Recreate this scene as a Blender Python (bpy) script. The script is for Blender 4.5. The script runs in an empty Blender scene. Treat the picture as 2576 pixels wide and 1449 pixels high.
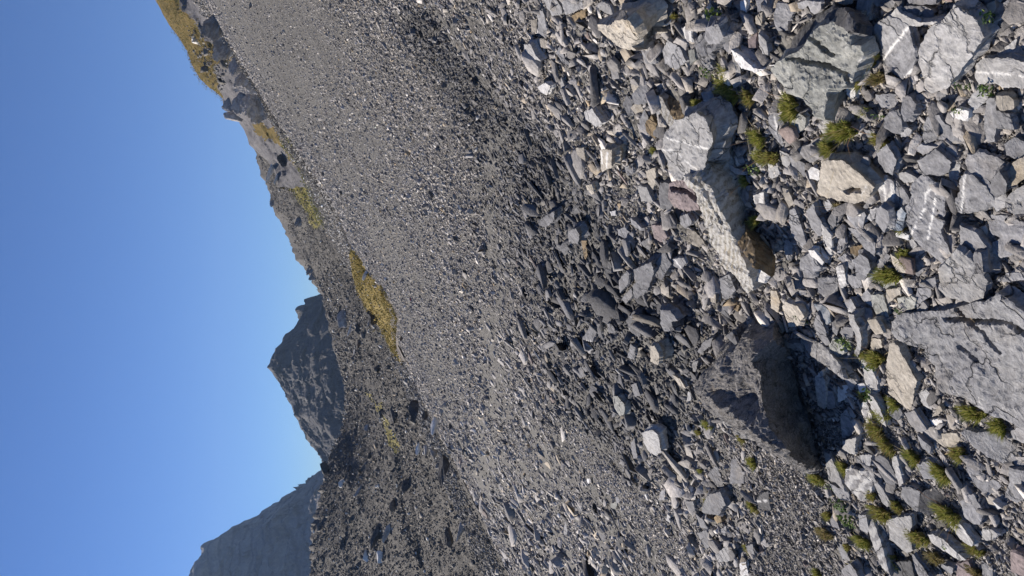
import bpy, math, random
import numpy as np
from mathutils import Vector, Matrix
from mathutils.geometry import delaunay_2d_cdt

# ---------------------------------------------------------------- camera, sky, sun, exposure
S = bpy.context.scene
COL = S.collection
F_PX = 2061.0            # focal length in units of a 2576 pixel wide picture
PITCH = math.radians(12.0)
CAMZ = 1.6
Fw = np.array([0.0, math.cos(PITCH), -math.sin(PITCH)])
Up = np.array([0.0, math.sin(PITCH), math.cos(PITCH)])
Rt = np.array([1.0, 0.0, 0.0])
cam = bpy.data.cameras.new("camera")
cam.sensor_width = 36.0
cam.lens = 36.0 * F_PX / 2576.0
cam.clip_start = 0.05
cam.clip_end = 20000.0
cam_o = bpy.data.objects.new("camera", cam)
COL.objects.link(cam_o)
# the photographer held the phone on its side: picture left is up in the world
m = Matrix(((-Up[0], Rt[0], -Fw[0], 0.0), (-Up[1], Rt[1], -Fw[1], 0.0), (-Up[2], Rt[2], -Fw[2], CAMZ), (0, 0, 0, 1)))
cam_o.matrix_world = m
S.camera = cam_o

SUN_AZ = math.radians(-45.0)     # measured from straight ahead, towards the left (downhill)
SUN_EL = math.radians(28.0)
sun_dir = np.array([math.sin(SUN_AZ) * math.cos(SUN_EL), math.cos(SUN_AZ) * math.cos(SUN_EL), math.sin(SUN_EL)])
W = bpy.data.worlds.new("World")
S.world = W
W.use_nodes = True
wn = W.node_tree.nodes
sky = wn.new("ShaderNodeTexSky")
sky.sky_type = 'NISHITA'
sky.sun_disc = False
sky.sun_elevation = SUN_EL
sky.sun_rotation = SUN_AZ
sky.altitude = 2300.0
sky.air_density = 1.0
sky.dust_density = 0.05
sky.ozone_density = 2.5
wn["Background"].inputs[1].default_value = 0.058
tint = wn.new("ShaderNodeMix"); tint.data_type = 'RGBA'; tint.blend_type = 'MULTIPLY'
tint.inputs[0].default_value = 1.0; tint.inputs[7].default_value = (0.56, 0.80, 1.20, 1.0)     # high, dry mountain air
W.node_tree.links.new(sky.outputs[0], tint.inputs[6])
W.node_tree.links.new(tint.outputs[2], wn["Background"].inputs[0])
sl = bpy.data.lights.new("sun", 'SUN')
sl.energy = 5.0
sl.angle = math.radians(0.5)
sl.color = (1.0, 0.91, 0.81)
so = bpy.data.objects.new("sun", sl)
COL.objects.link(so)
so.rotation_euler = Vector((-sun_dir[0], -sun_dir[1], -sun_dir[2])).to_track_quat('-Z', 'Y').to_euler()
so.location = (-30, 20, 40)
S.view_settings.view_transform = 'Standard'
S.view_settings.look = 'None'
S.view_settings.exposure = 0.58
S.view_settings.gamma = 1.0

# ---------------------------------------------------------------- small maths
def H3(ix, iy, iz, seed=0):
    h = (ix.astype(np.int64) * 374761393 + iy.astype(np.int64) * 668265263 + iz.astype(np.int64) * 2147483647 + seed * 974711) & 0xffffffff
    h = ((h ^ (h >> 13)) * 1274126177) & 0xffffffff
    h = ((h ^ (h >> 16)) * 2246822519) & 0xffffffff
    return ((h ^ (h >> 15)) & 0xffffff) / float(0xffffff)
def vnoise(p, seed=0):
    p = np.asarray(p, float)
    i = np.floor(p); f = p - i; f = f * f * (3 - 2 * f)
    out = 0.0
    for dx in (0, 1):
        for dy in (0, 1):
            for dz in (0, 1):
                w = (f[..., 0] if dx else 1 - f[..., 0]) * (f[..., 1] if dy else 1 - f[..., 1]) * (f[..., 2] if dz else 1 - f[..., 2])
                out = out + w * H3(i[..., 0] + dx, i[..., 1] + dy, i[..., 2] + dz, seed)
    return out * 2 - 1
def fbm(p, octaves=4, seed=0, ridged=False, gain=0.5):
    p = np.asarray(p, float); a = 1.0; s = 0.0; n = 0.0
    for k in range(octaves):
        v = vnoise(p * (2.03 ** k) + 17.3 * k, seed + k)
        if ridged: v = 1 - 2 * np.abs(v)
        s = s + a * v; n += a; a *= gain
    return s / n
def p3(x, y, z=0.0):
    x = np.asarray(x, float); return np.stack([x, np.broadcast_to(y, x.shape), np.broadcast_to(z, x.shape)], -1)
def rays(px, py):
    px = np.asarray(px, float); py = np.asarray(py, float)
    r = (724.5 - py) / F_PX; d = (px - 1288.0) / F_PX
    return Fw + r[..., None] * Rt - d[..., None] * Up
def at_dist(px, py, dist):
    "the point seen at a place of the picture, a given distance straight ahead"
    d = rays(px, py)
    return d * (np.asarray(dist, float) / d[..., 1])[..., None] + np.array([0, 0, CAMZ])

# ---------------------------------------------------------------- the scree slope
SLOPE = 0.51
CREST_S = np.array([-1.2, -.5, -.35, -.1, .036, .1, .18, .35, .6, 1.2])
CREST_Y = np.array([60., 58., 56., 45., 37., 34., 46., 85., 95., 95.])
def ground(x, y, detail=True):
    x = np.asarray(x, float); y = np.asarray(y, float)
    z = SLOPE * x
    yc = np.interp(x / np.maximum(y, 0.5), CREST_S, CREST_Y)
    z = z - 0.012 * np.maximum(y - yc, 0) ** 2
    if detail:
        z = z + 0.045 * fbm(p3(x * .9, y * .9), 3, 5) * np.clip(y / 3, .3, 1.6) + 0.16 * fbm(p3(x * .13, y * .13), 2, 9) * np.clip((y - 3) / 8, 0, 1)
    return z
def hit(px, py):
    "where the ray through a picture point meets the slope"
    d = rays(px, py)
    den = SLOPE * d[..., 0] - d[..., 2]
    t = np.where(den > 1e-3, CAMZ / np.maximum(den, 1e-3), 400.0)
    for _ in range(8):
        P = d * t[..., None] + np.array([0, 0, CAMZ])
        e = P[..., 2] - ground(P[..., 0], P[..., 1])
        t = t + np.clip(0.9 * e / np.maximum(den, 0.01), -0.2 * t, 0.2 * t)
    return d * t[..., None] + np.array([0, 0, CAMZ])
N0 = np.array([-SLOPE, 0, 1.0]); N0 /= np.linalg.norm(N0)

# ---------------------------------------------------------------- object helpers
GROUPS = {}
def mesh_obj(name, V, Fc, mat, parent=None, loc=None, col=None, smooth=False, attr=None):
    V = np.asarray(V, np.float32).reshape(-1, 3)
    if loc is None: loc = np.zeros(3)
    me = bpy.data.meshes.new(name)
    V = V - np.asarray(loc, np.float32)
    if isinstance(Fc, np.ndarray):
        k = Fc.shape[1]; nf = len(Fc)
        me.vertices.add(len(V)); me.vertices.foreach_set("co", V.ravel())
        me.loops.add(nf * k); me.loops.foreach_set("vertex_index", Fc.ravel().astype(np.int32))
        me.polygons.add(nf); me.polygons.foreach_set("loop_start", np.arange(0, nf * k, k, dtype=np.int32))
        me.update(calc_edges=True)
    else:
        me.from_pydata([tuple(map(float, v)) for v in V], [], Fc); me.update()
    if smooth: me.polygons.foreach_set("use_smooth", [True] * len(me.polygons))
    if col is not None:
        a = me.color_attributes.new("tone", 'FLOAT_COLOR', 'POINT')
        c = np.ones((len(V), 4), np.float32); c[:, :3] = col
        a.data.foreach_set("color", c.ravel())
    if attr:
        for k2, vals in attr.items():
            a = me.attributes.new(k2, 'FLOAT', 'POINT'); a.data.foreach_set("value", np.asarray(vals, np.float32))
    if mat: me.materials.append(mat)
    o = bpy.data.objects.new(name, me)
    COL.objects.link(o)
    o.location = [float(c) for c in loc]
    if parent is not None:
        o.parent = parent
    return o
def tag(o, label=None, cat=None, group=None, kind=None):
    if label: o["label"] = label
    if cat: o["category"] = cat
    if group: o["group"] = group
    if kind or cat: o["kind"] = kind or "thing"
    return o

# ---------------------------------------------------------------- materials
class NT:
    def __init__(s, name):
        s.m = bpy.data.materials.new(name); s.m.use_nodes = True
        s.t = s.m.node_tree; s.n = s.t.nodes; s.b = s.n["Principled BSDF"]
        s.b.inputs["Roughness"].default_value = 0.85
        s.b.inputs["Specular IOR Level"].default_value = 0.25
    def new(s, kind, **kw):
        nd = s.n.new(kind)
        for k, v in kw.items(): setattr(nd, k, v)
        return nd
    def lk(s, a, b): s.t.links.new(a, b)
    def noise(s, vec, scale, detail=4, rough=0.6, dist=0.0):
        nd = s.new("ShaderNodeTexNoise"); nd.inputs["Scale"].default_value = scale; nd.inputs["Detail"].default_value = detail
        nd.inputs["Roughness"].default_value = rough; nd.inputs["Distortion"].default_value = dist
        s.lk(vec, nd.inputs["Vector"]); return nd.outputs["Fac"]
    def ramp(s, fac, stops):
        nd = s.new("ShaderNodeValToRGB"); cr = nd.color_ramp
        while len(cr.elements) < len(stops): cr.elements.new(0.5)
        for e, (p, c) in zip(cr.elements, stops):
            e.position = p; e.color = (c, c, c, 1) if not hasattr(c, '__len__') else (*c, 1)
        s.lk(fac, nd.inputs[0]); return nd.outputs[0]
    def math(s, op, a, b=None):
        nd = s.new("ShaderNodeMath", operation=op)
        for i, v in enumerate((a, b)):
            if v is None: continue
            if isinstance(v, (int, float)): nd.inputs[i].default_value = v
            else: s.lk(v, nd.inputs[i])
        return nd.outputs[0]
    def mix(s, fac, a, b, blend='MIX'):
        nd = s.new("ShaderNodeMix", data_type='RGBA', blend_type=blend)
        for i, v in ((0, fac), (6, a), (7, b)):
            if isinstance(v, (int, float)): nd.inputs[i].default_value = v
            elif isinstance(v, tuple): nd.inputs[i].default_value = (*v, 1)
            else: s.lk(v, nd.inputs[i])
        return nd.outputs[2]
    def bump(s, h, strength, dist):
        nd = s.new("ShaderNodeBump"); nd.inputs["Strength"].default_value = strength; nd.inputs["Distance"].default_value = dist
        s.lk(h, nd.inputs["Height"]); s.lk(nd.outputs[0], s.b.inputs["Normal"])
MATS = {}
def rock_mat(name, c1, c2, scale=1.0, vein=0.006, bands=0.0, mott=0.5, veincol=(.62, .61, .58), bumpd=0.004, stain=(.30, .25, .18), stainamt=0.25):
    "weathered slate: two tones, mottled stain, fine grain, thin quartz threads; the vein attribute marks broad quartz veins"
    t = NT(name)
    tc = t.new("ShaderNodeTexCoord"); oi = t.new("ShaderNodeObjectInfo")
    ofs = t.new("ShaderNodeVectorMath", operation='SCALE'); ofs.inputs[0].default_value = (13.7, 7.1, 23.3)
    t.lk(oi.outputs["Random"], ofs.inputs["Scale"])
    ad = t.new("ShaderNodeVectorMath", operation='ADD'); t.lk(tc.outputs["Object"], ad.inputs[0]); t.lk(ofs.outputs[0], ad.inputs[1])
    v = ad.outputs[0]
    big = t.noise(v, 7 * scale, 5, .62, .6); fine = t.noise(v, 60 * scale, 6, .7)
    base = t.mix(t.ramp(big, [(.36, 0.0), (.64, 1.0)]), c1, c2)
    dk = t.noise(v, 18 * scale, 6, .72, 1.2)
    base = t.mix(t.math('MULTIPLY', t.ramp(dk, [(.36, 1.0), (.52, 0.0)]), mott * 1.15), base, tuple(x * .42 for x in c1))
    # hairline joints: thin dark lines that come and go
    vo = t.new("ShaderNodeTexVoronoi", feature='DISTANCE_TO_EDGE'); vo.inputs["Scale"].default_value = 6.5 * scale
    dv = t.new("ShaderNodeVectorMath", operation='ADD'); sc_ = t.new("ShaderNodeVectorMath", operation='SCALE'); sc_.inputs["Scale"].default_value = .22 / scale
    nc = t.new("ShaderNodeTexNoise"); nc.inputs["Scale"].default_value = 9 * scale; nc.inputs["Detail"].default_value = 5; t.lk(v, nc.inputs["Vector"])
    t.lk(nc.outputs["Color"], sc_.inputs[0]); t.lk(v, dv.inputs[0]); t.lk(sc_.outputs[0], dv.inputs[1]); t.lk(dv.outputs[0], vo.inputs["Vector"])
    jm = t.ramp(t.noise(v, 3.7 * scale, 4, .6), [(.46, 0.0), (.56, 1.0)])
    jl = t.math('MULTIPLY', jm, t.ramp(vo.outputs["Distance"], [(0.0, 1.0), (.035, 0.0)]))
    base = t.mix(t.math('MULTIPLY', jl, .75), base, tuple(x * .25 for x in c1))
    st = t.noise(v, 4.3 * scale, 5, .6, .4)
    base = t.mix(t.math('MULTIPLY', t.ramp(st, [(.56, 0.0), (.7, 1.0)]), stainamt), base, stain)
    base = t.mix(0.8, base, t.ramp(fine, [(.28, .28), (.5, .5), (.74, .76)]), 'OVERLAY')
    if bands > 0:
        wv = t.new("ShaderNodeTexWave", wave_type='BANDS', bands_direction='DIAGONAL'); wv.inputs["Scale"].default_value = 9 * scale
        wv.inputs["Distortion"].default_value = 5.0; wv.inputs["Detail"].default_value = 4; wv.inputs["Detail Scale"].default_value = 2
        t.lk(v, wv.inputs["Vector"])
        base = t.mix(t.math('MULTIPLY', t.ramp(wv.outputs["Fac"], [(.35, 0.0), (.75, 1.0)]), bands), base, veincol)
    if vein > 0:
        vn = t.noise(v, 2.6 * scale, 5, .55, .3)
        ab = t.math('ABSOLUTE', t.math('SUBTRACT', vn, .5))
        msk = t.ramp(t.noise(v, 5.1 * scale, 3, .6), [(.55, 0.0), (.66, .8)])
        base = t.mix(t.math('MULTIPLY', msk, t.ramp(ab, [(0.0, .9), (vein, 0.0)])), base, veincol)
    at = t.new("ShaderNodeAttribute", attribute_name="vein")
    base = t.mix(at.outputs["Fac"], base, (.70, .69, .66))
    hs = t.new("ShaderNodeHueSaturation"); t.lk(base, hs.inputs["Color"])
    rr = t.new("ShaderNodeMath", operation='MULTIPLY_ADD'); t.lk(oi.outputs["Random"], rr.inputs[0]); rr.inputs[1].default_value = .36; rr.inputs[2].default_value = .84
    t.lk(rr.outputs[0], hs.inputs["Value"])
    t.lk(hs.outputs[0], t.b.inputs["Base Color"])
    hgt = t.math('SUBTRACT', t.math('ADD', t.math('MULTIPLY', fine, .6), t.math('ADD', dk, t.math('MULTIPLY', big, .6))), t.math('MULTIPLY', jl, .7))
    t.bump(hgt, 1.0, bumpd * 1.8)
    MATS[name] = t.m
    return t.m
G = 1.0
rock_mat("grey", (.225, .225, .235), (.30, .30, .305))
rock_mat("mid", (.15, .15, .158), (.215, .215, .22))
rock_mat("pale", (.32, .315, .31), (.39, .385, .375), mott=.35)
rock_mat("dark", (.08, .08, .083), (.13, .13, .133))
rock_mat("tan", (.36, .325, .27), (.42, .385, .33), mott=.4, stain=(.36, .27, .15), stainamt=.5)
rock_mat("white", (.62, .61, .60), (.74, .73, .70), mott=.3, vein=0, stain=(.42, .36, .27), stainamt=.5)
rock_mat("purple", (.20, .165, .165), (.27, .22, .215), vein=0)
rock_mat("brown", (.17, .125, .075), (.34, .25, .14), mott=.8, vein=.004)
rock_mat("green", (.255, .26, .24), (.34, .34, .31), mott=.5)
rock_mat("blue", (.15, .18, .22), (.24, .27, .30), bands=.35)
rock_mat("banded", (.27, .265, .27), (.40, .39, .38), bands=.75, vein=0)
rock_mat("boulder", (.25, .24, .23), (.38, .365, .35), scale=3.0, bands=0.0, mott=.55, bumpd=.007, stain=(.26, .20, .13), stainamt=.5)
rock_mat("rib", (.38, .35, .29), (.47, .45, .41), scale=1.8, bands=.6, mott=.5, bumpd=.007, stain=(.36, .28, .16), stainamt=.5)
rock_mat("bedrock", (.26, .26, .268), (.33, .33, .332), mott=.35, bumpd=.008, vein=.003)
WORD = dict(grey="grey", mid="slate grey", pale="pale grey", dark="dark grey", tan="tan", white="white", purple="purplish",
            brown="brown", green="greenish grey", blue="bluish grey", banded="banded", boulder="brownish grey", rib="buff", bedrock="grey")
def stone_mat():
    t = NT("loose_stone")
    tc = t.new("ShaderNodeTexCoord"); at = t.new("ShaderNodeAttribute", attribute_name="tone")
    n = t.noise(tc.outputs["Object"], 45, 5, .7); n2 = t.noise(tc.outputs["Object"], 9, 3, .6)
    c = t.mix(.75, at.outputs["Color"], t.ramp(n, [(.3, .27), (.5, .5), (.74, .78)]), 'OVERLAY')
    c = t.mix(.3, c, t.ramp(n2, [(.3, .35), (.7, .65)]), 'OVERLAY')
    t.lk(c, t.b.inputs["Base Color"]); t.bump(n, 1.0, .008)
    return t.m
STONE = stone_mat()
# ---------------------------------------------------------------- outlines of the rocks (picture coordinates, used to find each rock's place and real size on the slope)
ZB = dict(A=(1932, 0), B=(1932, 362.25), C=(1932, 724.5), D=(1932, 1086.75), E=(1288, 0), F=(1288, 362.25), G=(1288, 724.5), H=(1288, 1086.75))
def zp(zone, s):
    bx, by = ZB[zone]
    return np.array([[bx + float(a) / 4, by + float(b) / 4] for a, b in (q.split(",") for q in s.split())])
T = []   # zone, tone, outline, options
def R(zone, tone, pts, **o): T.append((zone, tone, pts, o))
R('C','bedrock',"1220,340 1330,260 1500,275 1700,232 1900,205 2100,170 2290,60 2440,150 2660,330 2700,900 2690,1500 2576,1450 2450,1385 2200,1270 2000,1160 1780,1050 1690,960 1630,850 1640,800 1540,700 1540,640 1400,560 1280,520 1240,420",t=.11,h=.075,tilt=(.0,.05),rough=1.7,nm='rock_slab',lab="largest slab, smooth grey bedrock with a dark crack, at the right edge",lm="the largest cracked slab",crack=["1760,330 2050,350 2250,350 2400,375","1880,230 1950,320","1990,380 2130,450 2200,560 2300,660","1900,620 2080,740","2400,400 2576,480"])
R('D','bedrock',"1930,10 1980,-20 2100,10 2300,-10 2440,90 2600,150 2620,380 2450,350 2220,260 2060,150",t=.06,h=.045,nm='rock_slab',lab="grey slab wedged under the lower edge of the largest slab",lm="the slab under the largest slab")
R('A','dark',"0,690 0,480 180,330 350,235 500,120 640,50 760,90 870,220 850,330 640,230 520,262 430,370 330,500 150,590",t=.07,h=.05,tilt=(.75,.45),nm='rock_block',lab="shaded mottled upper side of the greenish block at picture top right")  # block side turned from the sun, its shade put into the dark tone
R('A','green',"0,700 150,590 330,500 430,370 520,260 640,230 830,250 850,450 940,460 950,560 870,700 840,830 780,870 620,890 590,960 560,1210 490,1190 340,1000 160,920 30,780",t=.13,h=.13,tilt=(-.12,-.15),rough=2.2,nm='boulder',lab="big greenish grey block with grass against its lower end",lm="the big greenish block",crack=["200,600 430,660 600,690 760,750 800,830","430,380 560,520 640,560"])
R('A','grey',"1010,330 1080,250 1210,150 1290,190 1400,260 1440,400 1480,600 1440,700 1330,840 1260,760 1160,640 1130,560 1060,430",t=.035,h=.04,nm='rock_slab',lab="grey slab crossed by one diagonal white vein, right of a mossy tuft",lm="the diagonal-veined slab",vein=["1410,270 1300,410 1220,500 1150,610","1440,700 1340,830"])
R('A','pale',"1210,180 1290,80 1340,140 1450,190 1540,225 1700,222 1720,240 1500,262 1230,245",t=.012,h=.065,nm='rock_flake',lab="pale curved flake lying over the top of the diagonal-veined slab",lm="the pale curved flake")
R('A','grey',"1340,80 1400,60 1560,60 1660,100 1670,190 1540,222 1400,170",t=.03,h=.05)
R('A','tan',"1870,60 1960,90 2090,210 2160,380 2090,500 1980,640 1900,760 1800,890 1640,940 1570,900 1560,780 1500,640 1510,500 1600,300 1700,240 1760,210 1830,120",t=.075,h=.085,tilt=(-.05,.08),mat='pale',nm='rock_slab',lab="broad pale slab with a dark shadow gap on its right, near picture top right",lm="the broad pale slab")
R('A','pale',"2100,640 2160,590 2400,590 2576,630 2700,700 2650,900 2440,880 2350,880 2300,850 2120,850 2080,760",t=.05,h=.05,nm='rock_slab',lab="pale cream-topped slab cut by the right edge above the picture's upper quarter",lm="the cream-topped edge slab",vein=["2100,725 2300,740 2576,775"])
R('A','grey',"1600,1180 1720,1160 1780,1250 1900,1310 2030,1390 1900,1440 1700,1400 1580,1450 1550,1400 1560,1280",t=.03,h=.03,crack=["1860,1290 2000,1390"])
R('A','grey',"2200,1000 2280,980 2300,1110 2420,1150 2480,1310 2300,1290 2270,1430 2210,1440 2170,1280",t=.04,h=.04)
R('A','pale',"2040,970 2110,880 2240,960 2160,1050 2080,1110 2020,1040",t=.02,h=.04)
R('A','tan',"2290,960 2420,960 2480,1030 2470,1100 2330,1110 2290,1040",t=.05,h=.06)
R('A','white',"1830,1140 1900,1090 2020,1120 2010,1190 1970,1220 1860,1180",t=.03,h=.05,nm='quartz_stone',lab="cream and white quartz lump between grey slabs near the right edge",lm="the cream quartz lump")
R('A','grey',"1080,950 1290,950 1310,1040 1240,1100 1140,1080 1090,1000",t=.02,h=.03)
R('A','purple',"1230,1110 1310,1060 1370,1140 1380,1220 1340,1250 1270,1200",t=.03,h=.03,mat='pale')
R('A','pale',"1320,1300 1380,1270 1440,1310 1420,1370 1340,1380",t=.03,h=.05)
R('A','white',"790,890 870,870 880,970 840,1010 790,950",t=.02,h=.05,nm='quartz_stone')
R('A','green',"230,1180 310,1140 380,1190 360,1300 300,1350 230,1300",t=.05,h=.04)
R('A','grey',"0,1090 100,1150 180,1280 190,1500 110,1450 0,1300",t=.03,h=.03,vein=["60,1180 80,1250 85,1340"])
R('A','pale',"490,1260 560,1210 640,1260 680,1380 640,1440 590,1400",t=.025,h=.04)
R('A','grey',"60,150 90,30 200,40 280,60 240,170 190,230 200,310 90,310 60,230",t=.02,h=.05,nm='rock_flake',lab="heart-shaped grey flake left of the big greenish block's top",lm="the heart-shaped flake")
R('A','grey',"290,30 380,10 530,20 530,90 480,150 430,120 400,60 340,100 300,80",t=.02,h=.05)
R('A','pale',"900,130 1000,90 1050,150 1020,200 930,200",t=.02,h=.04)
R('A','tan',"2200,50 2280,10 2300,80 2260,130 2200,120",t=.03,h=.04)
R('A','grey',"2370,30 2450,-40 2576,-30 2590,60 2450,160 2390,110",t=.04,h=.04)
R('A','pale',"2380,480 2500,390 2490,490 2420,540",t=.02,h=.03)
R('A','tan',"650,0 850,-10 850,40 780,50 700,30",t=.04,h=.05)
R('A','grey',"1000,-30 1330,-30 1310,30 1230,90 1140,80 1050,40",t=.04,h=.03)
R('A','mid',"1390,-40 1700,-40 1690,40 1570,50 1420,40",t=.05,h=.06)
R('A','grey',"960,1300 1050,1330 1130,1330 1110,1400 1000,1380",t=.02,h=.03)
R('A','grey',"1700,930 1790,930 1780,1000 1740,1040 1700,1010",t=.02,h=.02)
R('A','pale',"900,1120 960,1115 1010,1180 990,1220 930,1180",t=.02,h=.02)
R('A','grey',"2290,270 2420,300 2430,360 2340,360",t=.02,h=.02)
R('B','tan',"540,170 730,160 800,210 900,280 1010,380 1070,440 1020,520 960,580 860,600 700,570 520,530 480,490 510,380",t=.10,h=.10,tilt=(-.10,.05),nm='rock_block',lab="smooth tan wedge-shaped block with a dark notch in its lower part",lm="the smooth tan wedge",crack=["780,490 840,465 920,470"])
R('B','grey',"1090,80 1190,10 1240,80 1290,160 1250,310 1170,280 1140,220 1100,160",t=.04,h=.06)
R('B','grey',"1500,170 1600,110 1680,50 1760,110 1840,190 1810,290 1730,320 1600,310 1540,270",t=.04,h=.05)
R('B','grey',"1480,60 1520,10 1700,30 1620,90 1560,110",t=.03,h=.03)
R('B','tan',"1820,230 1870,170 1940,180 1930,280 1890,400 1840,390 1820,320",t=.03,h=.03,mat='pale')
R('B','grey',"2010,110 2120,80 2300,130 2440,230 2380,320 2230,370 2120,340 2020,280 1990,210",t=.05,h=.06,nm='rock_slab',lab="curved grey slab with folded surface, upper right of the triangular vein slab")
R('B','grey',"1970,310 2060,310 2200,450 2310,600 2240,640 2100,680 1990,700 1900,690 1880,560 1930,480 1920,380",t=.05,h=.065,nm='rock_slab',lab="triangular grey slab edged by a straight white vein, near the right edge",lm="the triangular slab",vein=["1975,315 1965,450 1955,600 1940,690"])
R('B','grey',"1560,290 1650,370 1740,420 1790,540 1770,660 1790,760 1730,900 1800,1000 1830,1100 1760,1200 1640,1130 1540,1040 1430,920 1390,820 1380,640 1440,560 1450,400",t=.05,h=.05,rough=1.5,nm='rock_slab',lab="long grey slab with two parallel thin white veins",lm="the two-vein slab",vein=["1690,410 1680,560 1650,720 1620,880 1605,1000","1680,420 1590,490 1575,640 1530,740 1480,820 1450,900"])
R('B','white',"2330,410 2400,280 2470,180 2576,120 2640,200 2600,340 2500,410 2400,440",t=.08,h=.09,mat='tan',nm='boulder',lab="cream and brown mottled stone at the right edge below the curved slab",lm="the cream mottled edge stone")
R('B','grey',"2370,0 2480,-60 2600,-20 2640,100 2500,160 2400,110",t=.06,h=.07)
R('B','pale',"2390,560 2450,490 2576,410 2660,500 2620,700 2500,710 2410,680 2380,620",t=.07,h=.08)
R('B','grey',"2220,710 2400,720 2576,800 2620,1000 2450,1120 2350,1150 2250,1090 2190,1060 2260,990 2320,950 2230,900",t=.04,h=.03,rough=1.5)
R('B','grey',"1930,820 2090,900 2190,1030 2240,1170 2200,1180 2040,1080 1930,1010 1930,900",t=.05,h=.05)
R('B','tan',"1890,1060 2050,1180 2210,1390 2160,1550 2070,1620 1990,1590 1850,1560 1780,1540 1720,1470 1720,1260 1790,1180",t=.07,h=.09,mat='pale',nm='rock_slab',lab="big buff triangular slab touching the top of the largest slab",lm="the buff triangular slab")
R('B','banded',"1120,370 1180,330 1260,380 1300,560 1350,620 1280,700 1200,780 1150,640 1110,480",t=.04,h=.05,nm='striped_rock',lab="grey rock with long white quartz stripes, right of the smooth tan wedge",lm="the white-striped rock",vein=["1160,380 1180,560 1210,740","1240,400 1260,620"])
R('B','grey',"1260,340 1360,450 1440,580 1360,620 1290,560",t=.03,h=.035)
R('B','pale',"1310,290 1380,280 1500,340 1510,380 1370,390 1320,350",t=.02,h=.04)
R('B','blue',"1170,810 1270,700 1340,640 1390,700 1370,790 1350,870 1280,880 1210,850",t=.06,h=.08,nm='rock_block',lab="blue-grey striped faceted stone beside the two-vein slab",lm="the blue-grey faceted stone")
R('B','grey',"800,840 870,850 1030,960 1080,1000 1070,1130 970,1050 880,940",t=.02,h=.06)
R('B','grey',"780,680 860,620 950,620 980,720 950,850 880,840 800,760",t=.04,h=.05)
R('B','grey',"380,680 450,610 480,700 540,800 540,920 500,930 420,820",t=.02,h=.05)
R('B','grey',"210,660 260,650 310,760 380,980 370,1080 300,1010 240,920 210,800",t=.03,h=.045)
R('B','pale',"530,800 580,860 640,920 640,1110 600,1140 550,960",t=.015,h=.04)
R('B','grey',"690,1100 710,980 740,840 770,940 780,1020 730,1090",t=.015,h=.04)
R('B','tan',"140,440 200,460 260,600 210,650 170,560",t=.03,h=.05)
R('B','pale',"110,60 210,110 230,180 190,250 140,200",t=.02,h=.03)
R('B','grey',"210,120 300,160 370,200 370,340 310,270 240,220",t=.02,h=.04)
R('B','white',"400,270 440,230 520,270 510,370 420,350",t=.04,h=.04,nm='quartz_stone')
R('B','banded',"680,1240 750,1210 770,1300 790,1430 730,1460 700,1350",t=.03,h=.05,nm='striped_rock',lab="small grey stone ringed with fine white stripes below the smooth tan wedge",vein=["690,1290 760,1280","700,1330 775,1320","705,1370 780,1360","715,1410 785,1400"])
R('B','tan',"1230,1110 1300,1160 1350,1230 1390,1300 1300,1290 1250,1200",t=.03,h=.04)
R('B','grey',"1440,1250 1490,1110 1560,1190 1560,1290 1510,1340 1470,1300",t=.03,h=.04)
R('B','pale',"1410,950 1470,960 1510,1050 1500,1110 1440,1040",t=.02,h=.03)
R('B','white',"1280,890 1350,880 1420,920 1400,970 1290,930",t=.03,h=.05,nm='quartz_stone',lab="bright white quartz lump left of the two-vein slab's lower end",lm="the bright quartz lump")
R('B','tan',"400,1070 460,1070 560,1190 540,1230 470,1200",t=.03,h=.05,mat='white')
R('B','grey',"160,980 200,960 250,1010 240,1180 190,1170 160,1080",t=.03,h=.03)
R('B','mid',"570,800 640,690 690,720 680,820 640,870 580,870",t=.04,h=.04)
R('B','grey',"290,50 460,-20 540,40 570,90 500,160 420,190 340,130",t=.03,h=.03)
R('B','grey',"1000,750 1030,660 1090,640 1080,720 1040,780",t=.03,h=.04)
R('B','mid',"960,640 1020,520 1060,530 1000,650",t=.02,h=.05)
R('B','mid',"500,1350 700,1340 700,1450 690,1520 600,1560 500,1490",t=.05,h=.05)
R('B','grey',"2300,1380 2400,1300 2576,1290 2640,1350 2420,1391",t=.05,h=.04)
R('B','grey',"510,540 600,560 650,620 570,710 530,640",t=.02,h=.02)
R('B','grey',"700,1150 770,1100 870,1190 850,1270 780,1220",t=.03,h=.03)
R('B','mid',"830,1040 960,1010 1000,1090 900,1130 830,1100",t=.03,h=.03,mat='brown')
R('B','grey',"930,1180 990,1080 1090,1130 1080,1200 950,1210",t=.03,h=.03)
R('B','grey',"1100,1180 1180,1090 1230,1130 1160,1240 1100,1250",t=.03,h=.03)
R('B','grey',"800,1310 920,1340 950,1440 850,1450 800,1380",t=.03,h=.03)
R('B','pale',"1140,1380 1260,1370 1290,1449 1160,1449",t=.03,h=.03,mat='green')
R('B','grey',"1510,1400 1680,1340 1690,1449 1530,1449",t=.04,h=.03)
R('B','pale',"0,200 90,220 120,310 40,350 0,330",t=.03,h=.03)
R('B','grey',"1450,270 1520,250 1560,290 1500,300",t=.02,h=.02)
R('B','grey',"340,1250 400,1220 470,1330 470,1449 380,1449",t=.03,h=.03)
R('C','tan',"1210,580 1260,560 1320,600 1350,690 1430,840 1500,940 1460,1060 1440,1240 1370,1200 1300,1150 1210,1060 1190,900 1200,700",t=.045,h=.06,tilt=(-.12,0),nm='rock_slab',lab="elongated cream-tan slab standing beside the largest slab's lower left edge",lm="the cream-tan tablet")
R('C','pale',"810,260 860,270 870,330 920,410 940,520 930,620 900,700 870,650 900,560 870,450 820,370",t=.02,h=.08,nm='rock_slab',lab="thin pale curved upright slab edge with deep shade on its right",lm="the thin curved slab edge")
R('C','grey',"1030,70 1150,70 1190,170 1210,270 1230,370 1150,310 1090,280 1050,180",t=.03,h=.045,mat='green')
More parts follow.
